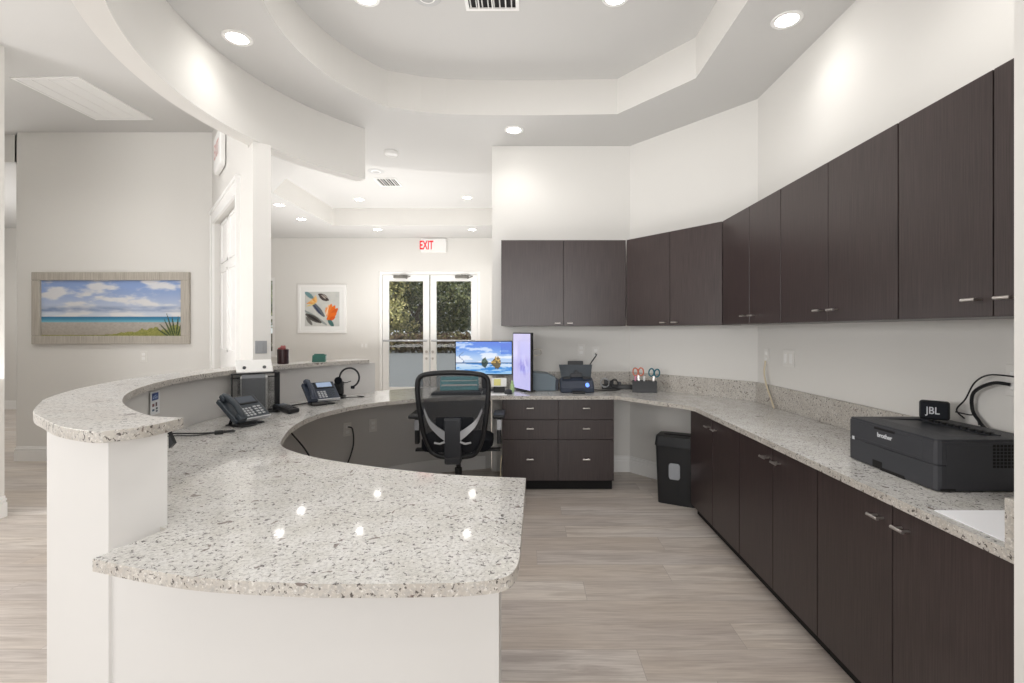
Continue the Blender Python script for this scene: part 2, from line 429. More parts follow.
for z0, z1 in ((.2, .95), (1.15, 1.95), (2.02, 2.42)):
    for t0, t1 in ((DT0+.14, DT0+.5), (DT0+.63, DT1-.14)):
        p = MB(); w = .025
        dbox(p, t0, t1, .038, .05, z0, z0+w); dbox(p, t0, t1, .038, .05, z1-w, z1); dbox(p, t0, t0+w, .038, .05, z0, z1); dbox(p, t1-w, t1, .038, .05, z0, z1)
        p.build('panel_moulding', 'trim', dr)

# ------------------------------------------------------------------ glass entry doors
for k, (a, b) in enumerate(((DX0+.06, -1.885), (-1.865, DX1-.06))):
    t = struct(bpy.data.objects.new('door_%d' % (k+2), None)); COL.objects.link(t)
    y0, y1 = YF+.05, YF+.095
    s = .118
    fr = MB().box(a, a+s, y0, y1, .01, DZ-.07).box(b-s, b, y0, y1, .01, DZ-.07).box(a+s, b-s, y0, y1, DZ-.19, DZ-.07).box(a+s, b-s, y0, y1, .01, .27)
    fr.build('door_frame', 'trim', t, bevel=.004)
    MB().box(a+s, b-s, y0+.018, y0+.026, .27, DZ-.19).build('glass_pane', 'glass', t)
    br = MB().cyl((a+.03, y0-.07, 1.165), (b-.03, y0-.07, 1.165), .018).cyl((a+.06, y0-.07, 1.165), (a+.06, y0, 1.165), .014).cyl((b-.06, y0-.07, 1.165), (b-.06, y0, 1.165), .014)
    br.build('push_bar', 'silver', t, smooth=True)
    cx = a+.22 if k == 0 else b-.42
    cl = MB().box(cx, cx+.26, y0-.06, y0, DZ-.135, DZ-.08, .006)
    cl.tube([(cx+.24, y0-.03, DZ-.14), (cx+.36, y0-.2, DZ-.12), (cx+.12, y0-.02, DZ-.07)], .009)
    cl.build('door_closer', 'closer', t)
    lx = b-.05 if k == 0 else a+.05
    lk = MB().cyl((lx, y0-.02, .95), (lx, y0, .95), .025).cyl((lx, y0-.02, 1.0-.18), (lx, y0, .82), .022)
    lk.build('lock_cylinder', 'steel', t)
fr = MB().box(DX0, DX0+.055, YF+.03, YF+.12, 0, DZ).box(DX1-.055, DX1, YF+.03, YF+.12, 0, DZ).box(DX0+.055, DX1-.055, YF+.03, YF+.12, DZ-.065, DZ)
struct(fr.build('trim_2', 'trim'))
cs = MB().box(DX0-.09, DX0, YF-.02, YF, 0, DZ+.09).box(DX1, DX1+.09, YF-.02, YF, 0, DZ+.09).box(DX0, DX1, YF-.02, YF, DZ, DZ+.09)
# lobby window
w = struct(bpy.data.objects.new('window_1', None)); COL.objects.link(w)
MB().box(-6.2, -6.14, YF+.02, YF+.09, .88, 2.38).box(-4.89, -4.83, YF+.02, YF+.09, .88, 2.38).box(-6.14, -4.89, YF+.02, YF+.09, .88, .96).box(-6.14, -4.89, YF+.02, YF+.09, 2.32, 2.38).box(-6.14, -4.89, YF+.02, YF+.09, 1.58, 1.64).build('window_frame', 'trim', w)
MB().box(-6.14, -4.89, YF+.05, YF+.058, .96, 2.32).build('pane', 'glass', w)
MB().box(-6.25, -4.78, YF-.04, YF+.02, .85, .88).build('window_sill', 'trim', w)

# ------------------------------------------------------------------ outside
struct(MB().box(-60, 40, YF+.15, 90, -.06, -.02).build('ground', 'asphalt'))
def leaves(m, c, r, n, s):
    for _ in range(n):
        d = Vector((random.gauss(0, 1), random.gauss(0, 1), random.gauss(0, 1))).normalized()*(random.random()**.4)
        p = Vector(c)+Vector((d.x*r[0], d.y*r[1], d.z*r[2]))
        u = Vector((random.uniform(-1, 1), random.uniform(-1, 1), random.uniform(-1, 1))).normalized(); v = u.orthogonal().normalized()
        a = s*random.uniform(.6, 1.3); b = a*.55
        m.quad([p-u*a, p-v*b, p+u*a, p+v*b])
def tree(loc, label, blobs, mat, trunk, n=900, s=.13):
    t = thing('oak_tree', label, 'tree', loc, group='trees beyond the car park')
    k = MB()
    for path, r in trunk: k.tube(path, r, 8)
    k.build('trunk', 'bark', t, smooth=True)
    f = MB()
    for c, r in blobs: leaves(f, c, r, int(n*r[0]*r[2]/2), s)
    f.build('foliage', mat, t, nofix=True)
    return t
tree((-6.0, 33, -.02), 'dark leaning oak tree behind the hedge seen through the right glass door', [((-1.2, 0, 4.6), (2.3, 1.6, 1.6)), ((.6, -1, 4.2), (2.2, 1.5, 1.5)), ((2.2, 0, 3.6), (2.0, 1.5, 1.3)), ((1.0, .5, 2.4), (3.4, 1, .9)), ((-.5, 1.5, 1.7), (3.4, .8, .7)), ((.2, 0, 6), (3.4, 2, 1.4)), ((-2.4, 0, 3.4), (1.0, 1, .8))], 'leaf',
     [([(-1.0, 0, 0), (-1.2, 0, 1.2), (-1.6, 0, 2.4), (-1.1, 0, 3.6)], .16), ([(-1.2, 0, 1.3), (-.3, 0, 2.6), (.8, 0, 3.6)], .12), ([(-1.6, 0, 2.2), (-2.6, 0, 3.6)], .09)], 1150)
tree((-9.4, 32, -.02), 'pale olive tree behind the hedge seen through the left glass door', [((0, 0, 4.2), (1.7, 1.2, 1.6)), ((-1.4, 0, 3.4), (1.4, 1, 1.5)), ((.6, -.5, 2.6), (1.2, 1, .9)), ((-.2, .5, 1.8), (2.4, .8, .7)), ((.3, 0, 5.8), (2.2, 1, 1.3))], 'leaf2',
     [([(0, 0, 0), (.1, 0, 1.5), (-.2, 0, 3.6)], .12), ([(.1, 0, 1.5), (.9, 0, 3)], .08)], 1000, .11)
tree((-17.2, 31, -.02), 'dark oak tree seen through the narrow lobby window', [((0, 0, 4.2), (2.4, 1.6, 2.2)), ((-2, 0, 3.0), (2, 1.2, 1.6)), ((1.3, 0, 2.4), (1.6, 1.2, 1.1))], 'leaf',
     [([(0, 0, 0), (.1, 0, 2), (-.2, 0, 4)], .2)], 900)
tree((-13.0, 40, -.02), 'distant oak tree farthest back through the left glass door', [((0, 0, 3.2), (4, 2, 2.6)), ((5, 0, 2.8), (4, 2, 2.2)), ((10, 0, 2.8), (3, 2, 2.2)), ((2, 0, 6), (5, 2, 1.5))], 'leaf',
     [([(0, 0, 0), (.3, 0, 3)], .2)], 300, .2)
h = MB()
for i in range(64):
    x = -20+.32*i; leaves(h, (x, 30+random.uniform(-.2, .2), .62), (.42, .5, .66), 230, .12)
h = h.build('hedge', 'hedge', nofix=True); tag(h, 'low brown-green clipped hedge along the far edge of the car park', 'hedge')

# ------------------------------------------------------------------ reception desk walls
pw = MB()
outer = arc(1.99, 133, 222, 50) + [(-1.35, 1.392), (-1.09, 1.25)]
inner = [(-1.0, 1.335)] + arc(1.84, 238, 133, 50)
pw.prism(outer+inner, 0, HL-.03)
desk = thing('reception_desk', 'curved white painted reception desk base under the granite tops', 'reception desk')
pw.build('curved_wall', 'ponywall', desk, smooth=True)
MB().prism(arc(1.99, 98.2, 133, 24)+arc(1.84, 133, 98.2, 24), 0, HC-.03).build('low_curved_wall', 'ponywall', desk, smooth=True)
fr_ = xy(spline([(-1.085, 1.255), (-.85, 1.20), (-.55, 1.168), (-.28, 1.165), (-.07, 1.19)], 8))
bk_ = [(-.07, 1.31)] + xy(spline([(-.28, 1.285), (-.55, 1.288), (-.85, 1.32), (-1.0, 1.37)], 8))
MB().prism(fr_+bk_, 0, HC-.03).build('front_panel', 'ponywall', desk, smooth=True)
bb = MB().strip(arc(1.822, 100, 236, 50), 0, .13); bb.build('base_trim', 'trim', desk)

# granite worktop
inn = spline([(-.004, 1.763), (-.329, 1.816), (-.663, 1.934), (-.93, 2.067), (-1.14, 2.24), (-1.235, 2.43), (-1.325, 2.72), (-1.36, 3.02), (-1.32, 3.28), (-1.19, 3.55), (-.95, 3.78), (-.62, 3.92), (-.25, 3.985)], 8)
wt = xy(inn) + [(.75, 3.99), (1.16, 3.47), (1.19, 3.40), (1.19, 1.157), (1.768, 1.157), (1.768, 3.679), (.989, 4.618), (-.339, 4.618), (-.339, 4.72)]
wt += arc(1.90, 98, 132.6, 16) + arc(1.838, 133, 237, 50) + [(-.985, 1.312), (-1.03, 1.138)]
wt += xy(spline([(-1.03, 1.138), (-.849, 1.082), (-.695, 1.048), (-.484, 1.027), (-.363, 1.0245), (-.212, 1.027), (-.136, 1.031), (-.076, 1.041), (-.040, 1.062), (-.024, 1.10), (-.018, 1.145)], 5))[1:]
sink_hole = [(1.234, 1.205), (1.60, 1.205), (1.60, 1.435), (1.234, 1.435)]
o = MB().prism(wt, HC-.03, HC).build('granite_worktop', 'granite', bevel=.004)
tag(o, 'long U-shaped speckled granite worktop running from the near peninsula around to the right-hand cabinets', 'worktop')
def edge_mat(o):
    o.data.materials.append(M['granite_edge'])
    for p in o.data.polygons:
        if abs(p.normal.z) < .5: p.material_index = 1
edge_mat(o)
# transaction ledge
lg = arc(1.80, 135.2, 236, 50) + [(-.99, 1.385)]
lg += xy(spline([(-.99, 1.385), (-1.0, 1.27), (-1.045, 1.21), (-1.09, 1.2), (-1.228, 1.262), (-1.367, 1.36), (-1.535, 1.492), (-1.72, 1.70)], 5))[1:]
lg += arc(2.03, 215, 135.2, 44)
o = MB().prism(lg, HL-.03, HL).build('granite_ledge', 'granite_ledge', bevel=.004); edge_mat(o)
tag(o, 'raised curved speckled granite ledge on top of the reception desk wall', 'ledge')
# backsplash
def offp(a, b, d):
    a, b = Vector(a), Vector(b); u = (b-a).normalized(); n = Vector((u.y, -u.x)); return xy([a, b, b+n*d, a+n*d])
bsn = []
o = MB()
P0, P1, P2, P3 = (-.30, 4.618), (.989, 4.618), (1.768, 3.679), (1.768, 1.157)
q1 = (.98, 4.598); q2 = (1.748, 3.672)
o.prism([P0, P1, q1, (-.30, 4.598)], HC, HC+.15).prism([P1, P2, q2, q1], HC, HC+.15).prism([P2, P3, (1.748, 1.157), q2], HC, HC+.15)
o.prism([(1.19, 1.157), (1.748, 1.157), (1.748, 1.197), (1.19, 1.197)], HC, HC+.125)
tag(o.build('granite_backsplash', 'granite_edge', bevel=.002), 'low speckled granite backsplash strip behind the right and back worktop', 'backsplash')
sk = thing('paper_sheet', 'blank white sheet at the near end of the right-hand worktop in front of the printer', 'paper', (1.222, 1.20, HC))
M['brightpaper'] = flat('bright_paper', srgb(250, 251, 255), .6)
MB().box(0, .33, 0, .24, .0005, .0025).build('sheet', 'brightpaper', sk)

# ------------------------------------------------------------------ cabinets (local: x width, front faces -y)
def pull(parent, x, y, z, w=.05):
    m = MB().cyl((x-w/2, y-.028, z), (x+w/2, y-.028, z), .0058, n=10).cyl((x-w*.3, y-.028, z), (x-w*.3, y, z), .004, n=8).cyl((x+w*.3, y-.028, z), (x+w*.3, y, z), .004, n=8)
    return m.build('handle', 'steel', parent, smooth=True)
def door_unit(t, widths, d, z0, z1, hz, toe=0, gaps=.0022):
    W = sum(widths); th = .018
    c = MB().box(.001, th, .020, d, z0, z1).box(W-th, W-.001, .020, d, z0, z1).box(th, W-th, .020, d, z0, z0+th).box(th, W-th, d-.01, d, z0+th, z1)
    if not toe: c.box(th, W-th, .020, d-.01, z1-th, z1)
    c.box(th, W-th, .021, .0225, z0+th, z1-.001 if not toe else .64)
    c.build('carcass', 'espresso', t)
    x = 0
    for i, w in enumerate(widths):
        dd = MB().box(x+gaps, x+w-gaps, 0, .018, z0+.001, z1-.002, .0012, 1).build('door', 'espresso', t)
        hx = x+w-.055 if i == 0 else x+.055
        pull(dd, hx, 0, hz)
        x += w
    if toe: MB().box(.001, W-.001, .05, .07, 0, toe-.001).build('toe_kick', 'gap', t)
ub = [('back wall left of the diagonal corner', (-.233, 4.30), 0, [.56, .56], .318),
      ('angled corner wall', (.8875, 4.298), math.degrees(math.atan2(-.738, .5625)), [.463, .463], .275)]
g1 = 'espresso wall cabinets'
t = thing('wall_cabinet', 'dark espresso two-door wall cabinet above the desktop scanner, leftmost on the back wall', 'cabinet', (-.233, 4.30, 0), 0, g1); door_unit(t, [.56, .56], .318, 1.395, 2.166, 1.42)
t = thing('wall_cabinet', 'dark espresso two-door wall cabinet on the angled corner wall above the scissors caddy', 'cabinet', (.889, 4.297, 0), ub[1][2], g1); door_unit(t, [.462, .462], .270, 1.395, 2.166, 1.42)
ux = 1.45
for a, b, c_, lab in ((3.56, 3.13, 2.745, 'dark espresso wall cabinet on the right wall next to the angled corner'), (2.743, 2.312, 1.877, 'dark espresso wall cabinet in the middle of the right wall'), (1.875, 1.493, 1.158, 'dark espresso wall cabinet nearest the camera above the black printer')):
    t = thing('wall_cabinet', lab, 'cabinet', (ux, a, 0), -90, g1); door_unit(t, [a-b, b-c_], .318, 1.395, 2.166, 1.45)
g2 = 'espresso base cabinets'
for a, b, c_, lab in ((3.55, 3.13, 2.738, 'dark espresso two-door base cabinet beside the black shredder'), (2.736, 2.363, 2.002, 'dark espresso base cabinet in the middle under the right worktop'), (2.0, 1.59, 1.158, 'dark espresso base cabinet nearest the camera below the blank white sheet and printer')):
    t = thing('base_cabinet', lab, 'cabinet', (1.21, a, 0), -90, g2); door_unit(t, [a-b, b-c_], .55, .075, HC-.0305, .715, toe=.075)
# drawer cabinet at the back
t = thing('drawer_cabinet', 'dark espresso cabinet with six drawers under the back worktop', 'cabinet', (-.21, 4.05, 0))
W = .945; rows = ((.088, .433), (.437, .600), (.604, .776))
MB().box(0, W, .019, .55, .086, HC-.031).build('carcass', 'espresso', t)
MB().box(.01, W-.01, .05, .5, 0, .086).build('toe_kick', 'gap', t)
for x0, x1 in ((.002, W/2-.002), (W/2+.002, W-.002)):
    for z0, z1 in rows:
        d = MB().box(x0, x1, 0, .018, z0, z1, .0012, 1).build('drawer', 'espresso', t)
        pull(d, (x0+x1)/2, 0, (z0+z1)/2+.012, .06)

# ------------------------------------------------------------------ ceiling fixtures
def downlight(x, y, z, lab, power=14, ang=140):
    power *= 1.0
    t = thing('recessed_downlight', lab, 'ceiling light', (x, y, z), 0, 'recessed ceiling downlights')
    MB().lathe([(.060, -.004), (.068, -.006), (.082, -.004), (.085, 0)], n=32, cap=False).build('trim_ring', 'trim', t, smooth=True)
    MB().lathe([(0, -.003), (.060, -.003), (.060, -.001)], n=32).build('lens', 'led', t)
    L = bpy.data.lights.new('downlight_lamp', 'SPOT'); L.energy = power; L.spot_size = rad(ang); L.spot_blend = 1; L.shadow_soft_size = .05
    L.color = (1, .975, .94)
    o = bpy.data.objects.new('downlight_lamp', L); COL.objects.link(o); o.location = (x, y, z-.02)
downlight(-1.76, 2.916, SO, 'bright round downlight in the soffit just inside the curved beam', 7)
downlight(1.487, 2.746, SO, 'bright round downlight in the soffit above the right-hand wall cabinets', 9)
downlight(-.115, 4.25, SO, 'round downlight in the soffit in front of the back wall cabinets', 12)
downlight(-1.0, 2.98, HI, 'round downlight at the left of the high round ceiling tray', 14)
downlight(.55, 2.98, HI, 'round downlight at the right of the high round ceiling tray', 14)
downlight(-3.50, 6.78, SO, 'larger left downlight in the lobby side soffit', 16)
downlight(-3.59, 7.63, SO, 'smaller left downlight in the lobby side soffit nearer the far wall', 16)
downlight(-2.62, 8.42, SO, 'round downlight in the lobby soffit left of the exit sign', 24)
downlight(-.96, 8.42, SO, 'round downlight in the lobby soffit right of the exit sign', 24)
downlight(-2.64, 7.55, HI, 'left downlight on the high lobby ceiling', 26)
downlight(-.93, 7.45, HI, 'right downlight on the high lobby ceiling', 26)
for x, y, z in ((1.25, 1.6, SO), (-.5, .7, SO), (.6, -.6, SO), (-3.4, 2.2, HI), (-2.8, .2, HI), (-4.4, 3.7, HI), (-8.4, 6.9, SO), (-8.0, 4.4, SO)):
    L = bpy.data.lights.new('fill_spot', 'SPOT'); L.energy = 58 if x < -4 else 30; L.spot_size = rad(150); L.spot_blend = 1; L.shadow_soft_size = .1; L.color = (1, .975, .94)  # extra spots without fixtures, added out of view to brighten the rooms
    o = bpy.data.objects.new('fill_spot', L); COL.objects.link(o); o.location = (x, y, z-.03)
# grilles
def grille(name, lab, cat, x, y, z, w, d, nx, mat_in='blind', along_y=True):
    t = thing(name, lab, cat, (x, y, z))
    f = .022
    MB().box(-w/2, w/2, -d/2, -d/2+f, -.01, 0).box(-w/2, w/2, d/2-f, d/2, -.01, 0).box(-w/2, -w/2+f, -d/2+f, d/2-f, -.01, 0).box(w/2-f, w/2, -d/2+f, d/2-f, -.01, 0).build('grille_frame', 'trim', t)
    s = MB()
    for i in range(nx):
        a = -w/2+f+(w-2*f)*(i+.2)/nx; b = a+(w-2*f)/nx*.55
        b = b if mat_in != 'gap' else a+(b-a)*.35; s.quad([(a, -d/2+f, -.008), (b, -d/2+f, -.002), (b, d/2-f, -.002), (a, d/2-f, -.008)])
    for k in (1, 2, 3): xx = -w/2+w*k/4; s.box(xx-.004, xx+.004, -d/2+f, d/2-f, -.011, -.001)
    s.build('slats', 'trim', t)
    MB().box(-w/2+f, w/2-f, -d/2+f, d/2-f, -.0012, -.0004).build('backing', mat_in, t)
grille('return_air_grille', 'large rectangular white air grille in the left hall ceiling', 'air grille', -3.93, 4.30, HI, .56, .78, 26)
grille('ceiling_vent', 'small white air vent in the high lobby ceiling', 'vent', -1.93, 6.67, HI, .30, .36, 7, 'gap')
grille('ceiling_vent', 'white air vent at the top centre of the round ceiling tray', 'vent', -.22, 2.99, HI, .34, .2, 8, 'gap')
def disc(name, lab, cat, x, y, z, r, h, mat='trim'):
    t = thing(name, lab, cat, (x, y, z))
    MB().lathe([(0, -h), (r*.75, -h), (r*.9, -h*.8), (r, -h*.3), (r, 0)], n=28, cap=False).build('cover', mat, t, smooth=True)
    MB().lathe([(r*.45, -h-.004), (r*.55, -h-.004), (r*.6, -h+.001)], n=24, cap=False).build('ring', 'trim', t, smooth=True)
disc('ceiling_speaker', 'round flat grey ceiling speaker beyond the end of the curved beam', 'speaker', -1.957, 6.22, HI, .105, .008, 'speakergrey')
disc('smoke_detector', 'white smoke detector on the soffit beyond the curved beam', 'smoke detector', -1.35, 4.77, SO, .07, .035)
disc('ceiling_speaker', 'round ceiling speaker at the top edge of the round ceiling tray', 'speaker', -.62, 2.97, HI, .09, .008, 'speakergrey')

# exit signs
t = thing('exit_sign', 'white exit sign with red letters above the glass entry doors', 'exit sign', (-1.87, YF, 2.98))
MB().box(-.16, .33, -.045, 0, -.13, .14, .01).build('sign_body', 'trim', t)
text_mesh('EXIT', .23, 'lettering', 'red', t, T(-.05, -.047, .0), xs=.56, bold=.005)
p = along(1.02, -.001)
t = thing('exit_sign', 'white exit sign seen edge-on high on the angled wall under the curved beam', 'exit sign', (-2.98+.0, 4.62, 2.97), 0)
t.location = (*along(.50, -.0), 3.02); t.rotation_euler = (0, 0, math.atan2(-.768, .641))
MB().box(-.0, .44, -.05, 0, -.19, .17, .04, 3).build('sign_body', 'trim', t)
M['palered'] = flat('faded_red_lettering', srgb(226, 186, 182), .5); text_mesh('EXIT', .2, 'lettering', 'palered', t, T(.22, -.052, -.01), xs=.7)

# ------------------------------------------------------------------ pictures
def beach(u, v):
    hz = .345
    if v > hz:
        t = (v-hz)/(1-hz)
        c = lerp((206, 212, 224), (140, 164, 212), sm(0, .9, t))
        n = fb(u*5.5+4.3, v*7, 8)
        blob = sm(.40, .70, n+.16*math.exp(-((u-.55)**2/.03+(v-.62)**2/.02))+.18*math.exp(-((u-.06)**2/.02+(v-.65)**2/.03)))
        c = lerp(c, (230, 228, 228), blob*.9)
        band = sm(.40, .46, v)*(1-sm(.5, .56, v))*fb(u*9, v*22)
        c = lerp(c, (118, 138, 178), band*.9)
    elif v > .24: c = lerp((120, 182, 200), (44, 118, 160), sm(.24, .345, v)); c = lerp(c, (190, 205, 205), .5*sm(.25, .24, v))
    else:
        c = lerp((176, 168, 156), (190, 184, 178), v/.24); c = lerp(c, (150, 140, 130), .5*fb(u*60, v*40))
        if v < .02+.28*sm(.45, .95, u)*fb(u*10, 1)*1.5: c = lerp((120, 126, 60), (170, 166, 100), fb(u*90, v*60))
    for bx, ang, ln in ((.92, -.75, .30), (.93, -.45, .34), (.95, -.15, .36), (.96, .1, .36), (.97, .3, .30), (.90, -1.0, .24), (.99, .55, .25), (.94, -.3, .42)):
        # blades fanning from the lower right
        dx = (u-bx)*2.55; dy = v+.0
        L = dx*math.sin(ang)+dy*math.cos(ang); D = abs(dx*math.cos(ang)-dy*math.sin(ang))
        if 0 < L < ln and D < .028*(1-L/ln)+.003: c = (58, 74, 48) if D < .012 else (130, 136, 80)
    return c
t = thing('beach_picture', 'wide framed beach and sea picture on the left hall wall', 'picture', (-4.315, 4.999, 1.215))
fw_, fh, b_ = 1.63, .745, .085
f = MB().box(-fw_/2, fw_/2, -.035, 0, 0, b_, .006).box(-fw_/2, fw_/2, -.035, 0, fh-b_, fh, .006).box(-fw_/2, -fw_/2+b_, -.035, 0, b_, fh-b_, .006).box(fw_/2-b_, fw_/2, -.035, 0, b_, fh-b_, .006)
f.build('frame', 'framewood', t)
painting('print', fw_-2*b_, fh-2*b_, 260, 100, beach, 'paint', t, y=-.012, z0=b_)
def flower(u, v):
    c = lerp((214, 214, 208), (196, 198, 196), fb(u*7, v*7))
    def stroke(x0, y0, x1, y1, w, col, k=1):
        nonlocal c
        dx, dy = x1-x0, y1-y0; L2 = dx*dx+dy*dy; s_ = max(0, min(1, ((u-x0)*dx+(v-y0)*dy)/L2))
        d = math.hypot(u-x0-s_*dx, v-y0-s_*dy); ww = w*(1-.6*abs(2*s_-1)**2)
        if d < ww: c = lerp(c, col, k)
    stroke(0, 1, .25, .8, .06, (110, 146, 150)); stroke(.2, .7, .55, .3, .07, (96, 104, 112)); stroke(.25, .62, .5, .3, .02, (40, 52, 88))
    stroke(0, .45, .62, .05, .05, (150, 158, 156)); stroke(.05, .34, .45, .12, .08, (78, 74, 70)); stroke(.1, .32, .4, .14, .03, (30, 28, 30)); stroke(.05, .25, .2, .05, .05, (110, 108, 104))
    stroke(.42, .92, .66, .76, .085, (70, 60, 58)); stroke(.48, .9, .6, .80, .015, (200, 190, 180)); stroke(.52, .92, .66, .82, .012, (200, 190, 180))
    stroke(.5, .66, .75, .72, .04, (205, 206, 202)); stroke(.68, .2, .82, .0, .06, (70, 112, 110))
    for a in range(6): stroke(.34, .70, .06+.05*a, .66+.045*a, .028, lerp((232, 158, 70), (240, 196, 130), (a % 3)/2))
    stroke(.3, .66, .05, .58, .02, (226, 200, 130))
    for k, (x, y) in enumerate(((.62, .52), (.7, .6), (.76, .62), (.86, .58), (.93, .5))): stroke(.72, .24, x, y, .07, ((240, 160, 96), (246, 190, 140), (238, 130, 50), (236, 110, 24), (222, 96, 20))[k])
    stroke(.66, .22, .88, .36, .09, (236, 112, 24)); stroke(.72, .2, .86, .26, .05, (226, 92, 14)); stroke(.6, .3, .68, .54, .02, (250, 214, 180))
    return c
t = thing('flower_picture', 'square white-framed orange flower picture on the far lobby wall', 'picture', (-3.92, YF-.001, 1.31))
f = MB().box(-.465, .465, -.03, 0, 0, .05).box(-.465, .465, -.03, 0, .88, .93).box(-.465, -.415, -.03, 0, .05, .88).box(.415, .465, -.03, 0, .05, .88)
f.build('frame', 'trim', t, bevel=.004); MB().box(-.415, .415, -.012, -.001, .05, .88).build('mat_board', 'paper', t)
painting('print', .66, .66, 90, 90, flower, 'paint', t, y=-.014, z0=.13)

# wall plates
def plate(x, y, z, rz, lab, cat='outlet', w=.07, h=.115, gangs=1, mat='whiteplastic', sock=True):
    t = thing('wall_outlet' if sock else 'wall_switch', lab, cat, (x, y, z), rz)
    MB().box(-w*gangs/2, w*gangs/2, -.006, 0, -h/2, h/2, .002).build('cover_plate', mat, t)
    for i in range(gangs):
        cx = -w*gangs/2+w*(i+.5)
        if sock:
            for zz in (-.022, .022): MB().box(cx-.016, cx+.016, -.009, -.005, zz-.013, zz+.013, .003).build('socket', 'trim', t)
        else: MB().box(cx-.016, cx+.016, -.010, -.005, -.033, .033, .002).build('rocker', 'trim' if mat == 'whiteplastic' else mat, t)
    return t
plate(-3.99, 4.999, 1.085, 0, 'white outlet on the left hall wall under the beach picture')
plate(-3.12, YF-.001, 1.07, 0, 'white triple light switch beside the glass entry doors', 'light switch', gangs=2, sock=False)
plate(.52, 4.619, 1.165, 0, 'white outlet on the back wall above the desktop scanner')
plate(1.769, 3.54, 1.165, -90, 'white outlet on the right wall with a beige cord plugged in')
plate(1.769, 3.24, 1.165, -90, 'blank double white plate on the right wall beside the corded outlet', gangs=2, sock=False, cat='wall plate')
plate(*ring(1.839, 133.6), .52, 43.6, 'white outlet under the worktop on the curved desk wall beside the chair')
plate(*ring(1.839, 141.0), .52, 51, 'white outlet under the worktop on the curved desk wall with a black plug')
e0 = along(2.101, .05)
t = plate(*e0, 1.235, 39.85, 'grey square switch plate on the wall end above the wire file rack', 'light switch', w=.075, h=.09, mat='blind', sock=False)

# cords
def cord(name, pts, r, mat, lab, cat='cord', n=8):
    o = MB().tube(spline(pts, n), r, 6).build(name, mat, smooth=True); return tag(o, lab, cat)
cord('beige_cord', [(1.758, 3.54, 1.13), (1.74, 3.52, 1.04), (1.733, 3.47, .95), (1.728, 3.40, .87), (1.715, 3.335, .816)], .006, 'cord', 'beige cord hanging from the right wall outlet down to the worktop')
cx, cy = ring(1.825, 141)
cord('black_plug_cord', [(cx, cy, .54), (cx+.045, cy-.02, .52), (cx+.05, cy-.04, .36), (cx-.03, cy-.12, .16), (cx-.25, cy-.25, .02), (cx-.35, cy-.4, .008)], .006, 'black', 'black cord plugged in under the curved worktop')
cord('hanging_cord', [(-1.765, 3.50, .775), (-1.74, 3.50, .64), (-1.60, 3.49, .47), (-1.45, 3.47, .2), (-1.40, 3.46, .012)], .006, 'black', 'black cable hanging diagonally under the left worktop')

# ------------------------------------------------------------------ office chair (faces the desk, its back to the camera)
ch = thing('office_chair', 'black mesh-back office chair with armrests at the reception desk', 'chair', (-.537, 3.76, 0), 1)
# local: chair front +y, back plane near y=-.22
st = MB()
N1, N2 = 16, 16
def seat_pt(i, j, top):
    u = -1+2*i/N1; v = -1+2*j/N2
    k = (abs(u)**4+abs(v)**4)**.25; sc = 1/max(1, (abs(u)**4+abs(v)**4)**.25)
    x = u*sc*.272; y = v*sc*.25
    e = max(abs(u), abs(v))**4
    z = (.545+.02*abs(u)**2-.03*max(0, v)**3 - .045*e) if top else (.43+.04*e)
    return (x, y+.02, z)
for top in (1, 0):
    G = [[st.bm.verts.new(seat_pt(i, j, top)) for j in range(N2+1)] for i in range(N1+1)]
    for i in range(N1):
        for j in range(N2):
            q = (G[i][j], G[i+1][j], G[i+1][j+1], G[i][j+1]); st.bm.faces.new(q if top else q[::-1])
    if top: GT = G
    else: GB = G
def loop(G): return [G[i][0] for i in range(N1)]+[G[N1][j] for j in range(N2)]+[G[i][N2] for i in range(N1, 0, -1)]+[G[0][j] for j in range(N2, 0, -1)]
A, B = loop(GT), loop(GB)
for k in range(len(A)): st.bm.faces.new((A[k], B[k], B[(k+1) % len(A)], A[(k+1) % len(A)]))
st.build('seat', 'blacksoft', ch, smooth=True)
# back frame: rounded trapezoid in local XZ, dished
def backpt(x, z): return Vector((x, -.27-.05*((z-.5)/.5)+.35*x*x*1.2 - .03*math.sin((z-.45)*4), z))
prof = [(-.165, .47), (-.215, .60), (-.245, .80), (-.255, .95), (-.235, 1.02), (-.16, 1.045), (0, 1.055), (.16, 1.045), (.235, 1.02), (.255, .95), (.245, .80), (.215, .60), (.165, .47), (.09, .435), (-.09, .435)]
pl = [Vector((a, b, 0)) for a, b in prof]; pl = spline(pl+[pl[0]], 5)[:-1]
fm = MB().tube([backpt(p.x, p.y) for p in pl], .0185, 10, closed=True)
fm.build('back_frame', 'black', ch, smooth=True)
ms = MB(); cz = .75; nR = 8
rings_ = []
for r_ in range(nR+1):
    s_ = r_/nR; rings_.append([ms.bm.verts.new(backpt(p.x*s_, cz+(p.y-cz)*s_)) for p in pl])
for a, b in zip(rings_, rings_[1:]):
    for k in range(len(pl)): ms.bm.faces.new((a[k], a[(k+1) % len(pl)], b[(k+1) % len(pl)], b[k]))
bmesh.ops.remove_doubles(ms.bm, verts=ms.bm.verts, dist=1e-5)
ms.build('back_mesh', 'chairmesh', ch, smooth=True)
# lumbar pad (in front of the mesh)
MB().box(-.14, .14, -.235, -.215, .52, .715, .009).build('lumbar_pad', 'blacksoft', ch)
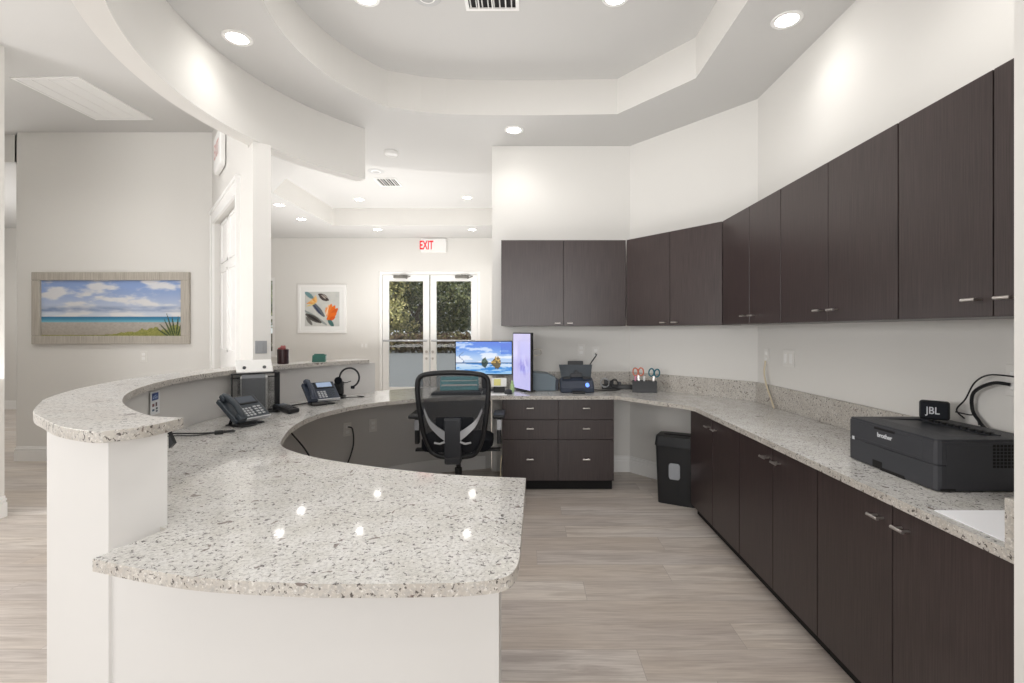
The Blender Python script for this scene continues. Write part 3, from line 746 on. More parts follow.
# spine column and silver brackets behind the back
MB().box(-.062, .062, -.345, -.30, .44, .725, .012).box(-.058, .058, -.34, -.05, .395, .445, .01).build('spine', 'charcoal', ch)
for sx in (-1, 1):
    br = MB(); pts = spline([(sx*.055, -.345, .60), (sx*.11, -.342, .64), (sx*.17, -.33, .70), (sx*.215, -.305, .80)], 6)
    up = [Vector((0, 0, .025 if i < 8 else .015)) for i in range(len(pts))]
    for i in range(len(pts)-1):
        p, q = pts[i], pts[i+1]; h0 = Vector((0, 0, .034-.018*i/len(pts))); h1 = Vector((0, 0, .034-.018*(i+1)/len(pts))); dy = Vector((0, .014, 0))
        vs = [br.bm.verts.new(k) for k in (p-h0, q-h1, q+h1, p+h0, p-h0+dy, q-h1+dy, q+h1+dy, p+h0+dy)]
        for f_ in ((0, 1, 2, 3), (7, 6, 5, 4), (0, 4, 5, 1), (3, 2, 6, 7), (0, 3, 7, 4), (1, 5, 6, 2)): br.bm.faces.new([vs[w_] for w_ in f_])
    br.tube([(sx*.055, -.345, .56), (sx*.09, -.34, .545), (sx*.13, -.325, .55)], .008)
    br.build('lumbar_bracket', 'silver', ch)
    ar = MB().box(sx*.32-.045, sx*.32+.045, -.14, .13, .685, .715, .012, 3); ar.build('armrest', 'black', ch, smooth=True)
    ps = MB().box(sx*.32-.016, sx*.32+.016, -.03, .03, .47, .69, .006); pp = ps.build('armrest_post', 'black', ch)
    MB().box(sx*.32-.018, sx*.32+.018, -.033, -.031, .58, .66).build('post_sleeve', 'silver', pp)
    MB().box(min(sx*.1, sx*.33), max(sx*.1, sx*.33), -.03, .03, .415, .432).build('arm_bracket', 'black', ch)
MB().cyl((0, 0, .10), (0, 0, .28), .028).cyl((0, 0, .28), (0, 0, .40), .018).build('gas_lift', 'black', ch, smooth=True)
MB().box(-.10, .10, -.10, .12, .39, .432, .01).build('tilt_mechanism', 'black', ch)
for k in range(5):
    a = rad(72*k+18); e = Vector((math.cos(a), math.sin(a), 0))
    lg_ = MB().tube([Vector((0, 0, .115))+e*.02, Vector((0, 0, .105))+e*.15, Vector((0, 0, .075))+e*.29], .018, 8); L_ = lg_.build('base_arm', 'black', ch, smooth=True)
    c0 = e*.29; sd = Vector((-e.y, e.x, 0))
    MB().cyl(c0+sd*.004+Vector((0, 0, .027)), c0+sd*.022+Vector((0, 0, .027)), .027).cyl(c0-sd*.022+Vector((0, 0, .027)), c0-sd*.004+Vector((0, 0, .027)), .027).cyl(c0+Vector((0, 0, .02)), c0+Vector((0, 0, .07)), .007).build('caster', 'black', L_, smooth=True)

# ------------------------------------------------------------------ monitors
def lake(u, v):
    if v > .34:
        t = (v-.34)/.66; c = lerp((196, 218, 244), (20, 96, 214), sm(.05, 1, t)*.9+.1*u)
        n = fb(u*3+v*2, v*6-u, 6); c = lerp(c, (240, 244, 252), sm(.47, .62, n)*(.95-.35*t))
        if u > .8 and v > .6: c = lerp(c, (20, 90, 210), .6)
    else:
        c = lerp((150, 200, 240), (214, 230, 250), sm(0, .34, v)); n = fb(u*3, (-v)*14, 5); c = lerp(c, (24, 120, 215), sm(.48, .6, n)*.8)
    if abs(v-.345) < .012: c = (54, 90, 140)
    for (x, w, hh, col) in ((.52, .06, .16, (50, 76, 70)), (.72, .085, .26, (150, 116, 54))):
        d = abs(u-x)/w
        up = v-.345; dn = .345-v
        e = hh*math.sqrt(max(0, 1-d**2))*(.1+1.3*fb(u*22, 2, 4))
        if 0 <= up < e: c = lerp(tuple(q*.6 for q in col), (226, 184, 92) if x > .6 else (104, 130, 116), sm(.35, .65, fb(u*38, v*38)))
        if 0 < dn < e*.95: c = lerp(c, tuple(q*.65 for q in col), .85)
    if abs(u-.1-.04*math.sin(v*20)) < .008 and .36 < v < .7: c = (90, 120, 170)
    return c
def lilac(u, v):
    c = lerp((196, 196, 246), (214, 206, 250), fb(u*2, v*2)); c = lerp(c, (236, 226, 252), sm(.5, 1, v)*.5)
    n = fb(u*5, v*4+9); d = math.exp(-((u-.6)**2/.06+(v-.42)**2/.02)); c = lerp(c, (150, 140, 220), sm(.5, .62, n)*d)
    return c
def monitor(label, loc, rz, w, h, fn, nx, ny, standh, group):
    t = thing('computer_monitor', label, 'monitor', loc, rz, group)
    MB().box(-w/2, w/2, -.012, .012, standh, standh+h, .003).build('bezel', 'black', t)
    MB().box(-w*.32, w*.32, .012, .035, standh+h*.2, standh+h*.75, .008).build('rear_housing', 'black', t)
    painting('screen', w-.016, h-.02, nx, ny, fn, 'screen', t, y=-.0128, z0=standh+.012)
    sd = MB().box(-.025, .025, .035, .06, .01, standh+h*.45, .004).box(-.11, .11, -.06, .10, 0, .012, .004)
    sd.build('stand', 'black', t)
    return t
monitor('landscape computer monitor showing a lake wallpaper', (-.395, 4.40, HC), 0, .525, .315, lake, 110, 60, .135, 'desk monitors')
# the portrait one
t = thing('computer_monitor', 'tall portrait-turned monitor with a pale lilac screen beside the lake-wallpaper monitor', 'monitor', (-.035, 4.29, HC), -60, 'desk monitors')
w_, h_ = .345, .515
th_ = math.degrees(math.atan2(4.16-4.47, .045+.125))
t.rotation_euler = (0, 0, rad(th_)); t.location = (-.04, 4.315, HC)
MB().box(-w_/2, w_/2, -.010, .014, .010, .010+h_, .003).build('bezel', 'black', t)
MB().box(-w_*.3, w_*.3, .014, .035, .14, .40, .008).build('rear_housing', 'black', t)
painting('screen', w_-.02, h_-.02, 30, 50, lilac, 'screen', t, y=-.0108, z0=.020)
MB().box(-.025, .025, .035, .055, .008, .30, .004).box(-.08, .08, -.03, .09, 0, .010, .003).build('stand', 'black', t)
MB().tube(spline([(.10, .036, .36), (.12, .07, .38), (.13, .11, .37), (.11, .12, .33), (.08, .04, .32)], 6), .004, 6).build('cable_loop', 'framewood', t)

# blue-grey box behind the portrait monitor
t = thing('desktop_file_box', 'blue-grey sloped plastic box on the worktop between portrait monitor and scanner', 'box', (.16, 4.42, HC))
b = MB(); poly = [(-.11, 0), (.10, 0), (.10, .12), (.02, .155), (-.11, .165)]
A = [b.bm.verts.new((x, -.10, z)) for x, z in poly]; B = [b.bm.verts.new((x, .12, z)) for x, z in poly]
b.bm.faces.new(A); b.bm.faces.new(B[::-1])
for i in range(5): b.bm.faces.new((A[i], A[(i+1) % 5], B[(i+1) % 5], B[i]))
b.build('shell', 'greybox', t, bevel=.008); MB().box(.101, .125, -.07, .10, 0, .10, .004).build('side_pocket', 'slate', t)
# scanner
t = thing('document_scanner', 'dark grey sheet-feed document scanner with a lit blue button on the back worktop', 'scanner', (.44, 4.27, HC))
b = MB(); pr = [(-.10, 0), (-.105, .045), (-.06, .10), (.02, .125), (.09, .11), (.10, 0)]
A = [b.bm.verts.new((-.145, y, z)) for y, z in pr]; B = [b.bm.verts.new((.145, y, z)) for y, z in pr]
b.bm.faces.new(A); b.bm.faces.new(B[::-1])
for i in range(6): b.bm.faces.new((A[i], A[(i+1) % 6], B[(i+1) % 6], B[i]))
b.build('scanner_body', 'slate', t, bevel=.012)
b = MB(); A = [b.bm.verts.new(p) for p in ((-.13, .03, .115), (.13, .03, .115), (.15, .085, .235), (-.15, .085, .235))]; B = [b.bm.verts.new(Vector(p)+Vector((0, .012, 0))) for p in ((-.13, .03, .115), (.13, .03, .115), (.15, .085, .235), (-.15, .085, .235))]
b.bm.faces.new(A); b.bm.faces.new(B[::-1])
for i in range(4): b.bm.faces.new((A[i], A[(i+1) % 4], B[(i+1) % 4], B[i]))
b.build('paper_chute', 'phonegrey', t)
MB().box(-.07, .07, .085, .10, .22, .268, .005).build('chute_extension', 'black', t)
MB().box(-.05, .05, .012, .03, .125, .165, .004).box(-.012, .012, .02, .04, .165, .185).build('paper_guide', 'charcoal', t)
MB().box(-.12, -.055, -.02, .02, .112, .132, .003).build('feed_roller', 'black', t); MB().box(.055, .12, -.02, .02, .112, .132, .003).build('feed_roller', 'black', t)
M['blueled'] = flat('blue_led', srgb(120, 160, 255), .3, emit=srgb(110, 150, 255), es=1.4)
MB().cyl((.085, -.108, .066), (.085, -.088, .075), .016, n=18).build('power_button', 'blueled', t)
MB().box(-.05, .06, -.16, -.095, .001, .022, .006).build('output_tray', 'black', t)
# antenna-like black cord by scanner: plug on the wall and cord
cord('plug_cord', [(.655, 4.60, 1.13), (.66, 4.57, 1.12), (.60, 4.50, 1.05), (.56, 4.45, .98), (.54, 4.42, .86)], .0055, 'black', 'black cord rising from behind the scanner to a wall plug')
plate(.66, 4.619, 1.14, 0, 'white outlet on the back wall with a black plug right of the scanner')
# power strip and cable tangle
t = thing('power_strip', 'black power strip with tangled cables behind the scanner on the worktop', 'power strip', (.86, 4.48, HC), -8)
MB().box(-.16, .16, -.025, .025, 0, .04, .006).build('strip_body', 'black', t)
for k, xx in enumerate((-.12, -.07, .0)): MB().box(xx-.018, xx+.018, -.02, .02, .04, .085-.01*k, .005).build('plug', ('black', 'black', 'charcoal')[k], t)
def coil(c, r, n, seed):
    rr = random.Random(seed); return spline([(c[0]+r*rr.uniform(.6, 1)*math.cos(a), c[1]+.02*rr.uniform(-1, 1), c[2]+r*rr.uniform(.6, 1)*math.sin(a)) for a in [i*1.15 for i in range(n)]], 5)
MB().tube(coil((.72, 4.44, HC+.062), .05, 12, 2), .004, 6).build('cable_coil', 'silver', None, smooth=True); tag(bpy.data.objects['cable_coil'], 'tangled pale grey cable beside the scanner', 'cable')
o = MB().tube(coil((.80, 4.41, HC+.056), .045, 10, 5), .0045, 6).build('black_cable_coil', 'black', None, smooth=True); tag(o, 'tangled black cable in front of the power strip', 'cable')
cord('scanner_cord', [(.60, 4.36, HC+.006), (.70, 4.33, HC+.006), (.80, 4.34, HC+.006), (.86, 4.40, HC+.008)], .005, 'black', 'black cord lying on the worktop right of the scanner')
# desk caddy
t = thing('desk_caddy', 'black wire desk organiser holding scissors and pens on the back worktop', 'organiser', (1.04, 4.25, HC), -12)
w2, d2, hh = .105, .045, .10
MB().box(-w2, w2, -d2, -d2+.003, 0, hh).box(-w2, w2, d2-.003, d2, 0, hh).box(-w2, -w2+.003, -d2+.003, d2-.003, 0, hh).box(w2-.003, w2, -d2+.003, d2-.003, 0, hh).box(-w2, w2, -d2, d2, 0, .004).box(.028, .031, -d2+.003, d2-.003, 0, hh).build('tray', 'black', t)
cg = t.matrix_world.copy(); Mx = T(1.04, 4.25, HC) @ Matrix.Rotation(rad(-12), 4, 'Z')
def scissors(x, z, mat, lab, tilt):
    s = thing('scissors', lab, 'scissors', Mx @ Vector((x, 0, .008))); s.rotation_euler = (0, rad(tilt), rad(-12))
    for sg in (-1, 1):
        pts = [(sg*.024+.022*math.cos(a)*1.0, sg*.002, z+.03+.034*math.sin(a)) for a in [2*PI*i/16 for i in range(16)]]
        MB().tube(pts, .006, 8, closed=True).build('handle', mat, s, smooth=True)
    MB().box(-.008, .002, -.002, 0, 0, z).box(-.002, .008, .0005, .0025, 0, z).build('blades', 'steel', s)
M['scissor_teal'] = flat('teal_handles', srgb(24, 106, 122), .35); M['scissor_orange'] = flat('orange_handles', srgb(204, 116, 92), .4); M['pink'] = flat('pink_plastic', srgb(214, 140, 170), .4)
scissors(.066, .135, 'scissor_teal', 'scissors with teal handles standing in the black desk organiser', 6)
scissors(-.045, .14, 'scissor_orange', 'scissors with orange handles standing in the black desk organiser', -3)
for x, m_, lab in ((-.085, 'pink', 'pink highlighter standing at the left end of the desk organiser'), (-.01, 'paper', 'white marker standing in the middle of the desk organiser')):
    s = thing('marker', lab, 'marker', Mx @ Vector((x, -.01, .006))); s.rotation_euler = (0, rad(4), 0)
    MB().cyl((0, 0, 0), (0, 0, .10), .008).build('barrel', m_, s, smooth=True); MB().cyl((0, 0, .1), (0, 0, .135), .0088).build('cap', m_, s, smooth=True)

# small things under the lake monitor
t = thing('note_pad', 'white and yellow note card leaning under the lake-wallpaper monitor', 'note', (-.245, 4.20, HC+.055)); t.rotation_euler = (rad(-15), 0, 0)
MB().box(-.065, .065, 0, .003, 0, .075).build('white_card', 'paper', t)
M['yellow'] = flat('yellow_paper', srgb(232, 226, 150), .8); MB().box(-.045, .015, -.003, 0, .008, .065).build('yellow_note', 'yellow', t)
t = thing('note_stand', 'small black stand holding the note card', 'stand', (-.245, 4.215, HC))
MB().box(-.05, .05, -.0, .04, 0, .05, .005).build('stand_body', 'black', t); MB().box(-.02, .02, .03, .04, .04, .10, .002).build('stand_back', 'black', t)
for x, y, lab in ((-.345, 4.12, 'black computer mouse under the lake monitor beside the chair back'), (-.16, 4.12, 'black round mouse in front of the portrait monitor')):
    t = thing('computer_mouse', lab, 'mouse', (x, y, HC), 20)
    MB().lathe([(.0, .040), (.018, .039), (.030, .030), (.036, .015), (.034, .0)], n=20).build('mouse_shell', 'charcoal', t, smooth=True)
    MB().box(-.003, .003, -.022, -.004, .034, .042, .002).build('scroll_wheel', 'black', t)
t = thing('correction_bottle', 'small pale green bottle between the two monitors', 'bottle', (-.13, 4.24, HC))
M['palegreen'] = flat('pale_green_plastic', srgb(170, 200, 140), .4)
MB().lathe([(.018, 0), (.019, .06), (.012, .075)], n=18).build('bottle_body', 'palegreen', t, smooth=True); MB().lathe([(.012, .075), (.012, .10), (0, .101)], n=16).build('bottle_cap', 'palegreen', t, smooth=True)
t = thing('keyboard', 'black keyboard on the worktop behind the office chair', 'keyboard', (-.60, 4.10, HC), 4)
MB().box(-.21, .21, -.065, .065, 0, .018, .004).build('keyboard_tray', 'black', t)
k_ = MB()
for j in range(5):
    for i in range(14): k_.box(-.2+i*.0288, -.2+i*.0288+.024, -.055+j*.0225, -.055+j*.0225+.018, .018, .024)
k_.build('keycaps', 'charcoal', t)
t = thing('folder', 'shiny light teal plastic folder standing under the lake monitor behind the chair', 'folder', (-.62, 4.28, HC))
t.rotation_euler = (rad(-38), 0, rad(6))
MB().box(-.17, .17, 0, .012, .02, .16, .003).build('cover', 'tealglass', t); MB().box(-.16, .16, -.003, 0, .06, .075).box(-.16, .16, -.003, 0, .11, .12).build('sheet_edge', 'paper', t)
t.location = (-.60, 4.25, HC+.002)
t = thing('paper_sheet', 'white paper sheet lying in front of the mice on the back worktop', 'paper', (-.25, 4.08, HC)); MB().box(-.08, .08, -.055, .055, 0, .001).build('sheet', 'paper', t)

# ------------------------------------------------------------------ desk phones
def phone(label, loc, rz, body, screenmat, grey):
    t = thing('desk_phone', label, 'telephone', loc, rz, 'desk phones')
    tilt = Matrix.Rotation(rad(38), 4, 'X')
    t.rotation_euler = (0, 0, rad(rz))
    def part(name, fn, mat, **k):
        m = MB(); m.X = T(0, -.06, .03) @ tilt; fn(m); return m.build(name, mat, t, **k)
    part('phone_body', lambda m: m.box(-.115, .115, 0, .185, -.012, .016, .006), body)
    part('display_frame', lambda m: m.box(-.035, .100, .112, .178, .016, .022, .003), 'black')
    part('display', lambda m: m.box(-.022, .088, .122, .170, .0221, .023), screenmat)
    def keys(m):
        for i in range(3):
            for j in range(4): m.box(-.034+i*.022, -.034+i*.022+.015, .018+j*.018, .018+j*.018+.011, .016, .0195)
    part('keypad', keys, 'silver')
    def fk(m):
        for i in range(2):
            for j in range(4): m.box(.042+i*.028, .042+i*.028+.02, .022+j*.019, .022+j*.019+.010, .016, .019)
    part('function_keys', fk, grey)
    part('lower_strip', lambda m: m.box(-.05, .113, -.004, .006, -.002, .017, .002), 'silver')
    def hs(m):
        pts = spline([(-.082, .005, .03), (-.082, .03, .044), (-.082, .095, .052), (-.082, .16, .044), (-.082, .19, .030)], 5)
        m.tube(pts, .0165, 10)
        m.box(-.106, -.058, -.012, .035, .016, .042, .01).box(-.106, -.058, .15, .197, .016, .042, .01)
    part('handset', hs, body, smooth=True)
    st_ = MB().box(-.08, .08, -.055, .06, 0, .008, .003).tube([(-.06, .05, .006), (-.06, .02, .06)], .008).tube([(.06, .05, .006), (.06, .02, .06)], .008)
    st_.build('phone_stand', 'black', t)
    cc = spline([(-.09, -.055, .03), (-.10, -.08, .012), (-.05, -.095, .008), (.0, -.085, .008), (.02, -.055, .008)], 6)
    MB().tube(cc, .005, 6).build('handset_cord', 'black', t)
    return t
M['lcd'] = flat('lcd', srgb(150, 168, 196), .3, emit=srgb(150, 168, 196), es=.3)
M['lcdoff'] = flat('lcd_off', srgb(72, 80, 92), .3)
phone('grey desk phone at the left in front of the black wire file rack', (-1.63, 2.78, HC), 70, 'phonegrey', 'lcdoff', 'silver')
phone('dark blue desk phone with a lit display beside the headset', (-1.52, 3.55, HC), 44, 'slate', 'lcd', 'phonegrey')
# card terminal
t = thing('card_terminal', 'black card payment terminal lying between the two desk phones', 'card terminal', (-1.60, 3.18, HC), 60)
b = MB(); b.X = Matrix.Rotation(rad(7), 4, 'X') @ T(0, 0, .012); b.box(-.042, .042, -.09, .09, 0, .032, .01); b.build('terminal_body', 'black', t)
b = MB(); b.X = Matrix.Rotation(rad(7), 4, 'X') @ T(0, 0, .012); b.box(-.03, .03, .03, .075, .032, .0335); b.build('terminal_display', 'lcdoff', t)
b = MB(); b.X = Matrix.Rotation(rad(7), 4, 'X') @ T(0, 0, .012)
for i in range(3):
    for j in range(4): b.box(-.028+i*.02, -.028+i*.02+.015, -.07+j*.02, -.07+j*.02+.013, .032, .036)
b.build('terminal_keys', 'charcoal', t)
cord('terminal_cord', [(-1.70, 3.24, HC+.012), (-1.70, 3.36, HC+.008), (-1.66, 3.5, HC+.006), (-1.62, 3.57, HC+.008)], .0045, 'black', 'black cord running from the card terminal to the blue desk phone')
# adapter on the worktop
t = thing('cable_adapter', 'small black ring-ended cable adapter on the worktop in front of the grey phone', 'adapter', (-1.60, 2.52, HC), 35)
MB().box(-.035, .005, -.016, .016, 0, .02, .004).build('adapter_block', 'black', t)
MB().tube([(x, y, .010) for x, y in ((.005, -.013), (.05, -.015), (.055, 0), (.05, .015), (.005, .013))], .005, 6).build('adapter_ring', 'black', t)
MB().tube(spline([(-.035, .006, .010), (-.10, .05, .006), (-.20, .12, .006), (-.27, .16, .006)], 5), .004, 6).tube(spline([(-.035, -.006, .010), (-.12, .0, .006), (-.20, .05, .006), (-.30, .08, .006)], 5), .003, 6).build('adapter_cord', 'black', t)
# black wedge by near post
t = thing('cable_clip', 'small black triangular clip against the near end of the desk wall', 'clip', (-1.02, 1.415, HC+.0))
t.location = (-.999, 1.338, HC)
b = MB(); A = [b.bm.verts.new(p) for p in ((0, 0, .212), (0, 0, .258), (.014, 0, .226))]; B = [b.bm.verts.new(p) for p in ((0, .012, .212), (0, .012, .258), (.014, .012, .226))]
b.bm.faces.new(A); b.bm.faces.new(B[::-1])
for i in range(3): b.bm.faces.new((A[i], A[(i+1) % 3], B[(i+1) % 3], B[i]))
b.build('wedge', 'black', t)
# headset
t = thing('headset', 'black wireless headset resting on its charging stand next to the blue phone', 'headset', (-1.515, 3.87, HC), 10)
MB().box(-.045, .045, -.05, .05, 0, .022, .008).build('charging_base', 'black', t)
b = MB().box(-.034, .034, -.02, .03, .022, .125, .016, 3); b.cyl((0, -.02, .11), (0, .03, .11), .034, n=20); b.build('stand_post', 'black', t, smooth=True)
hb = [(.085+.075*math.cos(a), -.03, .165+.078*math.sin(a)) for a in [rad(x) for x in range(195, -75, -12)]]
MB().tube(hb, .0075, 8).build('headband', 'black', t, smooth=True)
MB().cyl((.0, -.045, .145), (.0, -.02, .145), .028, n=18).build('ear_cushion', 'blacksoft', t, smooth=True); MB().box(.095, .125, -.04, -.02, .075, .10, .006).build('temple_pad', 'blacksoft', t)
MB().tube(spline([(.02, -.035, .135), (.06, -.05, .128), (.10, -.05, .14)], 5), .003, 6).build('microphone_boom', 'black', t)
MB().tube(spline([(.04, -.03, .006), (.10, -.05, .01), (.14, -.02, .006), (.19, .02, .004), (.13, .06, .004)], 8), .003, 6).build('headset_cord', 'black', t, smooth=True)
# wire file rack
t = thing('file_rack', 'black wire mesh file rack holding papers behind the grey phone', 'file rack', (-1.80, 3.17, HC), 38)
w2, d2, hh = .135, .065, .265
e = MB(); r_ = .005
pts4 = [(-w2, -d2), (w2, -d2), (w2, d2), (-w2, d2)]
for (a, b) in zip(pts4, pts4[1:]+pts4[:1]):
    for z in (.006, hh if a[1]+b[1] > 0 or True else .2): e.cyl((*a, z), (*b, z), r_, n=8)
for a in pts4: e.cyl((*a, 0), (*a, hh), r_, n=8)
for y in (-.0,): e.cyl((-w2, y, hh-.03), (w2, y, hh-.03), r_*.8, n=8)
e.build('wire_frame', 'black', t)
for y in (-d2, d2): MB().quad([(-w2, y, .006), (w2, y, .006), (w2, y, hh-.03), (-w2, y, hh-.03)]).build('mesh_panel', 'wiremesh', t)
for x in (-w2, w2): MB().quad([(x, -d2, .006), (x, d2, .006), (x, d2, hh), (x, -d2, hh)]).build('mesh_panel', 'wiremesh', t)
Mr = T(-1.80, 3.17, HC) @ Matrix.Rotation(rad(38), 4, 'Z')
s = thing('paper_stack', 'stack of white papers standing in the wire file rack', 'papers', Mr @ Vector((.0, -.05, .012)), 38)
M['greypaper'] = flat('grey_print', srgb(150, 153, 158), .6)
MB().box(-.08, .055, -.008, .0, 0, .245).build('front_sheet', 'greypaper', s); MB().box(-.085, .07, .002, .022, 0, .235).build('sheets', 'paper', s)
s = thing('card_holder', 'white sloped card tray with two dark knobs resting on top of the file rack', 'card tray', Mr @ Vector((-.005, -.0, hh+.006)), 38)
b = MB(); b.X = Matrix.Rotation(rad(42), 4, 'X'); b.box(-.105, .105, -.055, .055, 0, .012, .003); b.build('tray_face', 'paper', s)
b = MB(); b.X = Matrix.Rotation(rad(42), 4, 'X')
for x in (-.06, .055): b.cyl((x, -.02, .012), (x, -.02, .02), .010, n=16)
b.build('knob', 'charcoal', s)
s.location = Mr @ Vector((-.005, -.025, hh+.040))
# cup of pens on ledge
t = thing('pen_cup', 'dark brown cup filled with pink and red sweets on the raised ledge', 'cup', (-1.86, 3.66, HL))
M['plum'] = flat('dark_plum', srgb(52, 28, 30), .35); M['sweet'] = leafmat('wrapped_sweets', srgb(150, 70, 72), srgb(186, 110, 110), srgb(214, 160, 156))
MB().lathe([(.036, 0), (.040, .004), (.042, .11), (.038, .11), (.036, .02), (0, .02)], n=24).build('cup_body', 'plum', t, smooth=True)
b = MB()
for i in range(26):
    a = random.uniform(0, 2*PI); r0 = random.uniform(0, .028); zz = .105+random.uniform(0, .03)*(1-r0/.04)
    c_ = Vector((r0*math.cos(a), r0*math.sin(a), zz)); u = Vector((random.uniform(-1, 1), random.uniform(-1, 1), random.uniform(-.6, .6))).normalized()
    b.tube([c_-u*.014, c_-u*.007, c_+u*.007, c_+u*.014], .006, 6)
s = b.build('sweets', 'sweet', t); s['kind'] = 'stuff'
t = thing('card_box', 'small teal green card holder on the raised ledge', 'card holder', (-1.68, 3.88, HL), 10)
b = MB(); A = [b.bm.verts.new((x, -.025, z)) for x, z in ((-.05, 0), (.05, 0), (.054, .055), (-.046, .055))]; B = [b.bm.verts.new((x, .025, z)) for x, z in ((-.05, 0), (.05, 0), (.054, .06), (-.046, .06))]
b.bm.faces.new(A); b.bm.faces.new(B[::-1])
for i in range(4): b.bm.faces.new((A[i], A[(i+1) % 4], B[(i+1) % 4], B[i]))
b.build('holder', 'teal', t, bevel=.004); MB().box(-.035, .04, -.012, .012, .056, .066).build('cards', 'teal', t)
# small notice on the inner desk wall
px, py_ = ring(1.838, 222.0)
def notice(u, v):
    c = (226, 228, 230)
    if .62 < v < .95 and .15 < u < .85:
        c = (24, 62, 128)
        if .70 < v < .86 and .25 < u < .75 and fb(u*30, v*12) > .48: c = (190, 210, 236)
    for (x, y, w_, h_, col) in ((.28, .42, .12, .06, (120, 60, 60)), (.62, .42, .10, .09, (70, 40, 44)), (.3, .2, .12, .05, (40, 80, 110)), (.66, .24, .1, .05, (30, 70, 60)), (.66, .12, .1, .04, (40, 60, 90))):
        if abs(u-x) < w_ and abs(v-y) < h_: c = col
    return c
t = thing('small_notice', 'tiny white notice with a blue header on the inner side of the desk wall', 'notice', (*ring(1.832, 196.3), .935), 106.3)
# faces the centre of the circle
MB().box(-.05, .05, 0, .0015, 0, .115).build('card', 'paper', t); painting('notice_print', .096, .11, 33, 55, notice, 'paint', t, y=-.0006, z0=.0025)

# ------------------------------------------------------------------ shredder
t = thing('paper_shredder', 'black paper shredder bin with a clear oval window under the angled worktop', 'shredder', (1.19, 3.86, 0), -38)
t.location = (1.20, 3.80, 0); t.rotation_euler = (0, 0, rad(-28))
def tapered(m, w0, d0, w1, d1, z0, z1, r, mid=None):
    def rr(w, d): 
        out = []
        for cx_, cy_, a0 in ((w/2-r, d/2-r, 0), (-w/2+r, d/2-r, 90), (-w/2+r, -d/2+r, 180), (w/2-r, -d/2+r, 270)):
            for k in range(6): a = rad(a0+18*k); out.append((cx_+r*math.cos(a), cy_+r*math.sin(a)))
        return out
    A = m._v([(x, y, z0) for x, y in rr(w0, d0)]); B = m._v([(x, y, z1) for x, y in rr(w1, d1)])
    m.bm.faces.new(A[::-1]); m.bm.faces.new(B); n = len(A)
    for i in range(n): m.bm.faces.new((A[i], A[(i+1) % n], B[(i+1) % n], B[i]))
    return m
tapered(MB(), .29, .19, .32, .22, .0, .45, .03).build('waste_bin', 'black', t, smooth=True)
tapered(MB(), .335, .235, .32, .22, .453, .525, .035).build('cutter_head', 'black', t, smooth=True)
MB().box(-.11, .11, -.012, .012, .5235, .527).build('feed_slot', 'gap', t)
b = MB(); A = []
for zz in (0, .006):
    A.append([b.bm.verts.new((-.01+(.042*max(-1, min(1, 1.25*math.cos(a)))), -.1095-zz-(.205*.02), .265+.062*max(-1, min(1, 1.25*math.sin(a))))) for a in [2*PI*i/32 for i in range(32)]])
b.bm.faces.new(A[0]); b.bm.faces.new(A[1][::-1])
for i in range(32): b.bm.faces.new((A[0][i], A[0][(i+1) % 32], A[1][(i+1) % 32], A[1][i]))
b.build('window', 'greypaper', t)

# ------------------------------------------------------------------ printer
t = thing('laser_printer', 'black laser printer on the right-hand worktop', 'printer', (1.372, 2.045, HC), -90)
# local x: 0..W (towards camera), y depth 0..D
W_, D_, H_ = .44, .362, .18
b = MB()
def pout(e): return [(e, .008), (.008, e), (W_-.016, e), (W_-.005-e, .005+e*.5), (W_-e, .016), (W_-e, D_-e), (e, D_-e)]
b.prism(pout(0), .004, .088).prism(pout(.003), .088, .091).prism(pout(0), .091, H_-.012)
b.build('printer_body', 'printer', t, bevel=.003)
b = MB().prism(pout(.004), H_-.012, H_-.004, [[(.05, .09), (W_-.06, .09), (W_-.06, .27), (.05, .27)]]).prism([(.05, .09), (W_-.06, .09), (W_-.06, .27), (.05, .27)], H_-.012, H_-.0115)
b.build('top_cover', 'printer', t)
b = MB()
p1 = [(.05, .09, H_-.0045), (W_-.06, .09, H_-.0045), (W_-.06, .27, H_-.0113), (.05, .27, H_-.0113)]
b.quad(p1); b.box(.05, W_-.06, .262, .272, H_-.012, H_+.0)
b.build('output_tray', 'charcoal', t)
b = MB()
for i in range(9): b.box(.10+i*.03, .115+i*.03, .255, .275, H_-.006, H_+.001)
b.build('exit_rollers', 'gap', t)
MB().box(.03, W_-.06, -.0015, .001, .100, .160, .0012, 1).build('front_flap', 'printer', t)
MB().box(.15, .255, -.002, .004, .155, .163).build('flap_slot', 'gap', t)
MB().box(.14, .19, -.001, .01, .004, .032).build('tray_recess', 'gap', t)
MB().box(.18, .30, -.0008, .004, .0, .012).build('tray_grip', 'gap', t)
MB().box(W_-.0005, W_+.001, .03, D_-.02, .012, .158).build('side_panel', 'printer', t)
b = MB()
for i in range(7):
    for j in range(10): b.box(W_+.001, W_+.0016, .185+j*.0125, .185+j*.0125+.009, .082+i*.0115, .082+i*.0115+.0085)
b.build('vent_grid', 'gap', t)
MB().box(W_-.0, W_+.0015, .01, .06, .006, .012).build('side_foot_slot', 'gap', t)
M['logo'] = flat('logo_white', srgb(220, 222, 226), .4)
text_mesh('brother', .024, 'logo', 'logo', t, T(.205, -.0022, .135), bold=.0006)
MB().box(.022, .034, -.0012, .001, .086, .100).build('model_badge', 'logo', t)
